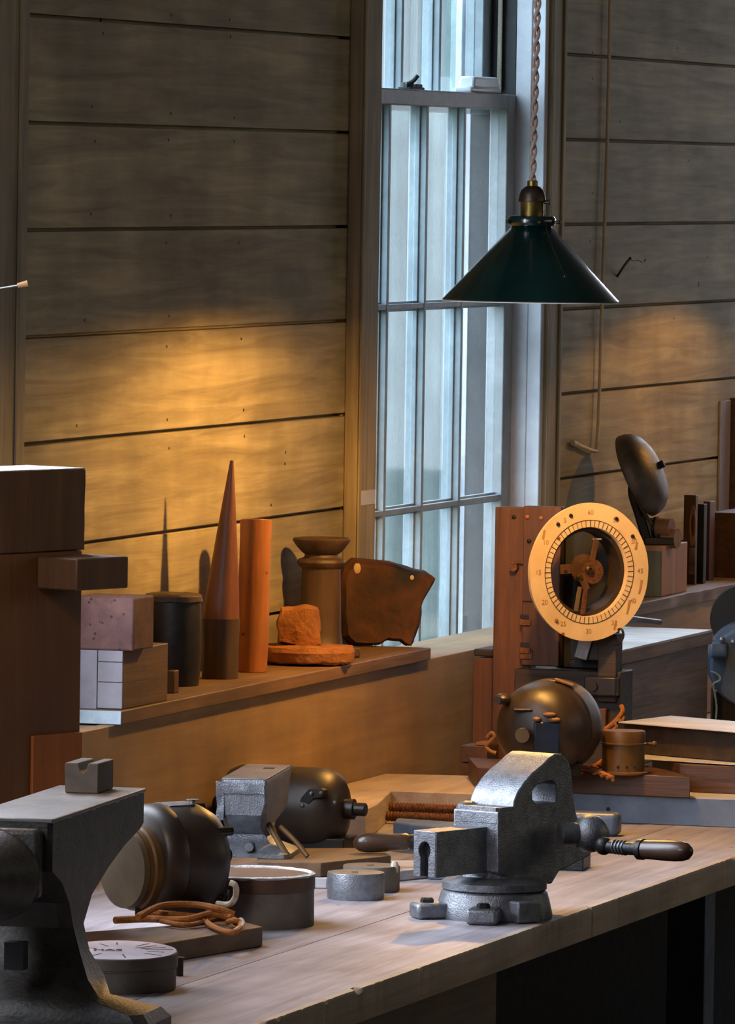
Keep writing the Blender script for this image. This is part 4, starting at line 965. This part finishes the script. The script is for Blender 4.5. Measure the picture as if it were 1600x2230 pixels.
# screw hub, crank handle
q0 = V(1262, 1815, ly=.135); q0.x = min(q0.x, .03)
pts = [hit(x, y, X=None, Z=None, Y=None) if False else None for x, y in ()]
hp = lhit(t, 1285, 1815, ly=.13)
MB().ball(hp, .034, 24).build('screw_hub', 'vise', t)
MB().cyl(hp+Vector((-.03, -.05, 0)), hp, .020).build('screw', 'vise', t)
A = hp.y-.03
def VH(px, py): return lhit(t, px, py, ly=A)
MB().ball(VH(1314, 1842), .0165, 20).build('crank_ball', 'iron', t)
a = VH(1318, 1844); b = VH(1400, 1850); MB().cyl(a, b, .0115).build('crank_rod', 'iron', t)
MB().helix(VH(1336, 1844), VH(1364, 1847), .0118, 4, .0018).build('crank_spring', 'visemid', t)
a = VH(1388, 1849); b = VH(1401, 1850); MB().lathe([(.014, 0), (.0185, .003), (.0185, (b-a).length), (.016, (b-a).length+.002)], a, b-a, 32).build('ferrule', 'iron', t)
a = VH(1401, 1850); b = VH(1506, 1855); l_ = (b-a).length
MB().lathe([(.0165, 0), (.017, l_*.15), (.018, l_*.4), (.0185, l_*.65), (.0175, l_*.8), (.0145, l_*.91), (.008, l_*.98), (.002, l_)], a, b-a, 36).build('crank_grip', 'grip', t)
# --- small blocks behind the vise
t = thing('iron_block', 'low dark iron block on the bench just behind the vise', 'block', tuple(hit(1240, 1890, Z=ZB)))
wp(slab([(1150, 1862), (1270, 1868), (1286, 1858), (1170, 1852)], ZB+.026, ZB+.0005), 'block', 'iron', t, bev=.002)
p = hit(1305, 1822, Z=ZB)
t = thing('rounded_bar', 'short round edged wooden bar with grey end behind the crank', 'bar', (p.x, p.y, ZB), WALLA+4)
zt2 = lhit(t, 1300, 1770, ly=0).z; x1_ = lhit(t, 1345, 1790, ly=0).x; x0_ = lhit(t, 1215, 1790, ly=0).x
MB().bx(x0_, x1_, 0, .05, .0006, zt2).build('bar', 'bluegrey', t, bev=.012, seg=4)
# steel bar left of the vise
t = thing('steel_bar', 'long grey steel bar lying on edge behind the vise slide', 'bar', tuple(hit(950, 1812, Z=ZB)))
z_ = ZB+.055
wp(slab([(856, 1790), (864, 1781), (1040, 1793), (1040, 1812)], z_, ZB+.03), 'bar', 'bluegrey', t, bev=.004)
wp(slab([(880, 1800), (890, 1793), (1030, 1803), (1030, 1816)], ZB+.03, ZB+.0005), 'rest', 'dark', t)
# wooden handled tool
p = hit(835, 1858, Z=ZB+.047)
t = thing('handled_tool', 'steel tool with plump dark wooden handle pointing left beside the vise', 'tool', tuple(p), VIEW)
a = lhit(t, 768, 1836, ly=0); b = lhit(t, 893, 1833, ly=0); l_ = (b-a).length; k = mpp(p)
MB().lathe([(.002, 0), (.010, .004), (.0155, .012), (.0185, .026), (.0185, .045), (.0165, l_*.65), (.0155, l_*.8), (.0165, l_*.93), (.013, l_)], a, b-a, 36).build('handle', 'handle', t)
MB().cyl(b, b+Vector((.012, 0, 0)), .0145).build('ferrule', 'iron', t)
MB().box((b.x+.09, 0.0, b.z-.006), (.16, .03, .008)).build('blade', 'bluegrey', t, bev=.001)
MB().box((b.x+.06, 0.0, (b.z-.010-.046)/2), (.05, .026, b.z-.010+.046)).build('heel', 'bluegrey', t, bev=.001)

# ================================================================== RIGHT SIDE
X0_ = .40; X1_ = hit(1546, 1400, Y=-.45).x
zt_ = hit(1546, 1371, Y=-.45).z
t = thing('long_crate', 'long grey brown wooden crate with lit pale lid behind the dial', 'crate', ((X0_+X1_)/2, -.34, ZB))
wp(MB().bx(X0_, X1_-.01, -.448, -.215, ZB+.0005, zt_-.034), 'body', 'crate', t, bev=.002)
wp(MB().bx(X0_-.01, X1_, -.456, -.21, zt_-.033, zt_-.003), 'lid', 'crate', t, bev=.002)
wp(MB().bx(X0_-.009, X1_-.001, -.455, -.211, zt_-.0028, zt_), 'lit_lid', 'plank', t)  # pale layer puts the daylight on the lid into colour
a = hit(1380, 1340, X=.85); b = hit(1440, 1366, X=.85)
a = hit(1382, 1342, Y=-.30); b = hit(1436, 1366, Y=-.30)
o = MB().tube([Vector((a.x, -.235, a.z)), Vector((b.x, -.30, zt_+.006))], .0065, 10).build('steel_strip', 'bluegrey'); tag(recenter(o), 'blue grey steel strip leaning on the apron at the crate back', 'bar')
# boards in front of the crate
t = thing('brown_plank', 'brown plank lying on the low platform at the right edge', 'board', (-.45, -1.0, PT+.002))
wp(slab([(1480, 1664), (1700, 1674), (1700, 1652), (1420, 1636), (1424, 1649)], PT+.058, PT+.0018), 'board', 'red2', t, bev=.001)
t = thing('lower_box_board', 'lit pale topped board between brown plank and the upper flat box', 'board', (-.2, -1.0, PT))
wp(slab([(1395, 1652), (1700, 1671), (1700, 1640), (1380, 1610)], PT+.062, ZB+.0005 if False else PT+.0605), 'board', 'plank', t)  # thin pale layer in place of the light on this board top
t = thing('flat_box', 'flat dark box with lit pale top lying right of the brown can', 'box', (-.2, -1.0, PT+.063))
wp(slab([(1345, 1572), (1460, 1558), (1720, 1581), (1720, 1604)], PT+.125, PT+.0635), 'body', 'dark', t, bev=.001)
wp(slab([(1346, 1572), (1460, 1558.5), (1719, 1581), (1719, 1603.5)], PT+.1275, PT+.1255), 'lit_box_top', 'plank', t)  # brightness of the lit box top, painted in pale colour
# legs to carry the stack down to the bench
# right ledge objects
LR = 1.168
Xb0 = hit(1440, 1295, Y=-.19).x; Xb1 = hit(1495, 1290, Y=-.19).x
t = thing('pine_block', 'pale pine block on the right ledge carrying the gong', 'block', ((Xb0+Xb1)/2, -.13, LR))
zb1 = hit(1440, 1190, Y=-.19).z
wp(MB().bx(Xb0, Xb1, -.19, -.12, LR+.0003, zb1), 'block', 'pine', t, bev=.002)
wp(MB().bx(Xb0+.0, Xb1, -.1195, -.06, LR+.0003, zb1-.006), 'side_piece', 'pinegrey', t, bev=.002)
wp(MB().bx(Xb0-.003, Xb0-.0003, -.188, -.145, LR+.0003, zb1-.012), 'end_layer', 'pinegrey', t, bev=.0005)  # thin grey green layer on the near end
XG = (Xb0*.7+Xb1*.3)
t = thing('gong', 'bronzed dome gong on bracket tilting above the pine block', 'gong', (XG, hit(1420, 1190, X=XG).y, zb1), VIEW)
def G(px, py, ly=0): return lhit(t, px, py, ly=ly)
cg = G(1386, 1036); ax = Vector((.86, -.24, .42)).normalized(); rg = 95*mpp(t.location)
MB().lathe([(rg*.99, -.004), (rg, 0), (rg*.985, .014), (rg*.93, .028), (rg*.8, .042), (rg*.6, .052), (rg*.35, .058), (rg*.1, .060)], cg, ax, 72).build('dome', 'bell', t)
MB().lathe([(rg*.95, -.006), (rg*.5, .02), (rg*.1, .03)], cg, ax, 60, cap=True).build('dome_inside', 'black', t)
MB().lathe([(.010, .055), (.010, .074), (.006, .075)], cg, ax, 6).build('centre_bolt', 'black', t)
m = MB().tube([cg-ax*.002, G(1378, 1072), G(1392, 1120), G(1405, 1165), G(1412, 1190)], .013, 10, 5); m.build('bracket', 'motblk', t)
MB().tube([G(1384, 1085, -.01), G(1402, 1115, -.01), G(1424, 1150, -.01)], .004, 8, 5).build('striker_wire', 'bell', t)
MB().box(G(1408, 1150, .0), (.03, .012, .05)).build('bracket_plate', 'bell', t, bev=.003)
for px, py, r2 in ((1447, 1150, .024), (1460, 1172, .024)):
    q = G(px, py, 0); d2 = Vector((.9, -.4, 0)).normalized()
    MB().lathe([(r2, -.018), (r2, .018)], q, d2, 32).build('coil', 'copper', t)
    MB().lathe([(r2*1.12, -.026), (r2*1.12, -.018)], q, d2, 32).build('coil_flange', 'black', t)
q = G(1426, 1165, .01); MB().box(q, (.045, .03, .06)).build('magnet_yoke', 'motblk', t, bev=.004)
MB().bx(-.02, .05, -.03, .03, .0003, .018).build('foot', 'motblk', t, bev=.002)
# upright pieces right of the block
def upright(name, label, cat, x0, x1, ytop, Y, dep, mt, extra=None):
    a = hit(x0, ytop, Y=Y); 
    zz = a.z; w_ = (x1-x0)*mpp(a)/.957
    t = thing(name, label, cat, (a.x, a.y-w_/2, LR+.0003), WALLA)
    MB().bx(-w_/2, w_/2, 0, dep, 0, zz-LR).build('body', mt, t, bev=.0015)
    if extra: extra(t, w_, zz-LR)
    return t
def ex_plate(t, w_, h_):
    m = MB(); n = 28; q = []
    rs = []
    for k_, y_ in ((1, -.002), (1, -.006), (.55, -.006), (.55, -.002), (1, -.002)):
        rs.append([Vector((w_*.30+.008*k_*math.cos(2*PI*i/n), y_, h_*.66+.050*k_*math.sin(2*PI*i/n))) for i in range(n)])
    m.rings(rs, cap=False); m.build('oval_loop', 'copper', t)
    MB().box((w_*.30, -.003, h_*.26), (.016, .004, h_*.3)).build('shank', 'crate', t, bev=.001)
upright('iron_hasp', 'narrow upright board with oval iron loop right of the pine block', 'hardware', 1489, 1515, 1078, -.10, .02, 'redwood', ex_plate)
upright('dark_board', 'narrow black board standing upright right of the oval loop', 'board', 1516, 1533, 1098, -.12, .03, 'black')
upright('brown_board', 'tall brown board standing behind the black one on right ledge', 'board', 1531, 1546, 1092, -.10, .05, 'redwood')
upright('brown_case', 'wide dark brown case at the far right of the right ledge', 'case', 1546, 1640, 1116, -.08, .3, 'red2')
# dark cabinet at the right edge and pale strip
xw = hit(1584, 1000, Y=-.04).x
t = thing('wall_cabinet', 'dark red brown cabinet side at the right edge of the wall', 'cabinet', (xw+.25, -.05, 1.36))
za_ = hit(1597, 872, Y=-.06).z
wp(MB().bx(hit(1588, 900, Y=0).x, xw+.7, -.06, -.0005, 1.31, za_), 'side', 'red2', t, bev=.002)
tag(recenter(MB().bx(hit(1562, 1000, Y=0).x, hit(1584, 1000, Y=0).x, -.006, -.0005, 1.30, hit(1580, 872, Y=0).z).build('pale_panel', 'greybox', bev=.001)), 'narrow pale grey green strip on the wall by the right edge', 'panel')

# bench grinder at the right edge
XG = 1.55
q = hit(1600, 1400, X=XG)
t = thing('bench_grinder', 'blue grey bench grinder with black wheel at the right edge', 'grinder', (XG, q.y-.02, ZB), VIEW)
def K(px, py, ly=0): return lhit(t, px, py, ly=ly)
c_ = K(1625, 1440); r1 = (K(1625, 1352)-c_).length
MB().lathe([(r1, -.05), (r1, .03), (r1*.9, .05)], c_, (0, 1, 0), 56).build('motor_housing', 'bluegrey', t)
MB().lathe([(r1*.97, -.075), (r1*1.03, -.065), (r1*1.03, -.05)], c_+Vector((.01, 0, -.01)), (0, 1, 0), 56).build('front_ring', 'bluegrey', t)
a = K(1545, 1395, -.08); b = K(1582, 1432, -.08); MB().bx(a.x, b.x, -.10, -.05, b.z, a.z).build('side_lug', 'bluegrey', t, bev=.006)
for x, y in ((1572, 1393), (1597, 1398)): q = K(x, y, -.105); MB().ball(q, .008, 14).build('bolt', 'visemid', t)
q = K(1625, 1350, .06); MB().lathe([(.085, -.02), (.085, .02)], q, (0, 1, 0), 48).build('wheel', 'black', t)
MB().bx(c_.x-.08, c_.x+.08, -.05, .06, 0.0003, c_.z-.06).build('pedestal', 'motblk', t, bev=.01)
m = MB().tube([K(1546, 1462, -.1), K(1558, 1466, -.1), K(1567, 1474, -.1), K(1566, 1482, -.1), K(1553, 1490, -.1), K(1556, 1510, -.1), K(1560, 1540, -.1), K(1558, 1566, -.1)], .0022, 8, 5); m.build('pale_wire', 'ropewhite', t)
q = K(1600, 1572, -.12); 
p = hit(1597, 1574, Z=ZB+.0)
t = thing('grey_dome_cap', 'small pale grey domed cap at the right edge behind flat box', 'cap', (p.x, p.y, ZB), VIEW)
zz = lhit(t, 1597, 1537, ly=0).z
MB().lathe([(.026, 0), (.026, zz-.022), (.021, zz-.02), (.019, zz-.012), (.012, zz-.003), (.003, zz)], n=32).build('cap', 'visemid', t)

# ================================================================== WALL FITTINGS
# conduit pipe
pts = [hit(1329, -40, Y=-.012), hit(1322, 300, Y=-.012), hit(1311, 640, Y=-.012), hit(1304, 880, Y=-.012), hit(1299, 972, Y=-.012), hit(1297, 982, Y=-.012), hit(1288, 981, Y=-.012), hit(1256, 968, Y=-.010)]
t = thing('conduit_pipe', 'thin tan conduit pipe running down the wall right of the lamp', 'pipe', tuple(pts[5]))
wp(MB().tube(pts, .0045, 10, 4), 'pipe', 'pipe', t)
wp(MB().cyl(hit(1258, 969, Y=-.010), hit(1246, 964, Y=-.010), .0065).ball(hit(1254, 967, Y=-.010), .008, 12), 'end_fitting', 'pipe', t)
a = hit(1345, 600, Y=-.001)
m = MB().tube([hit(1344, 602, Y=-.0), hit(1358, 580, Y=-.035), hit(1372, 562, Y=-.075)], .0032, 8, 4)
m.tube([hit(1370, 563, Y=-.073), hit(1380, 568, Y=-.076), hit(1390, 566, Y=-.078), (hit(1400, 572, Y=-.08)), hit(1405, 565, Y=-.08)], .0016, 6, 4)
tag(recenter(m.build('bent_nail', 'motblk')), 'bent nail with wire hook sticking from the wall right of the lamp', 'nail')
o = thing('corked_nail', 'long nail with a pale tip in the left casing', 'nail', tuple(hit(-10, 632, Y=-.03)))
wp(MB().tube([hit(-20, 632, Y=-.028), hit(40, 622, Y=-.10)], .0026, 8), 'shank', 'motblk', o)
wp(MB().cyl(hit(38, 622, Y=-.098), hit(60, 617, Y=-.115), .0042, .006), 'tip', 'brown', o)
for o in bpy.data.objects:
    if '_rz' in o.keys(): del o['_rz']
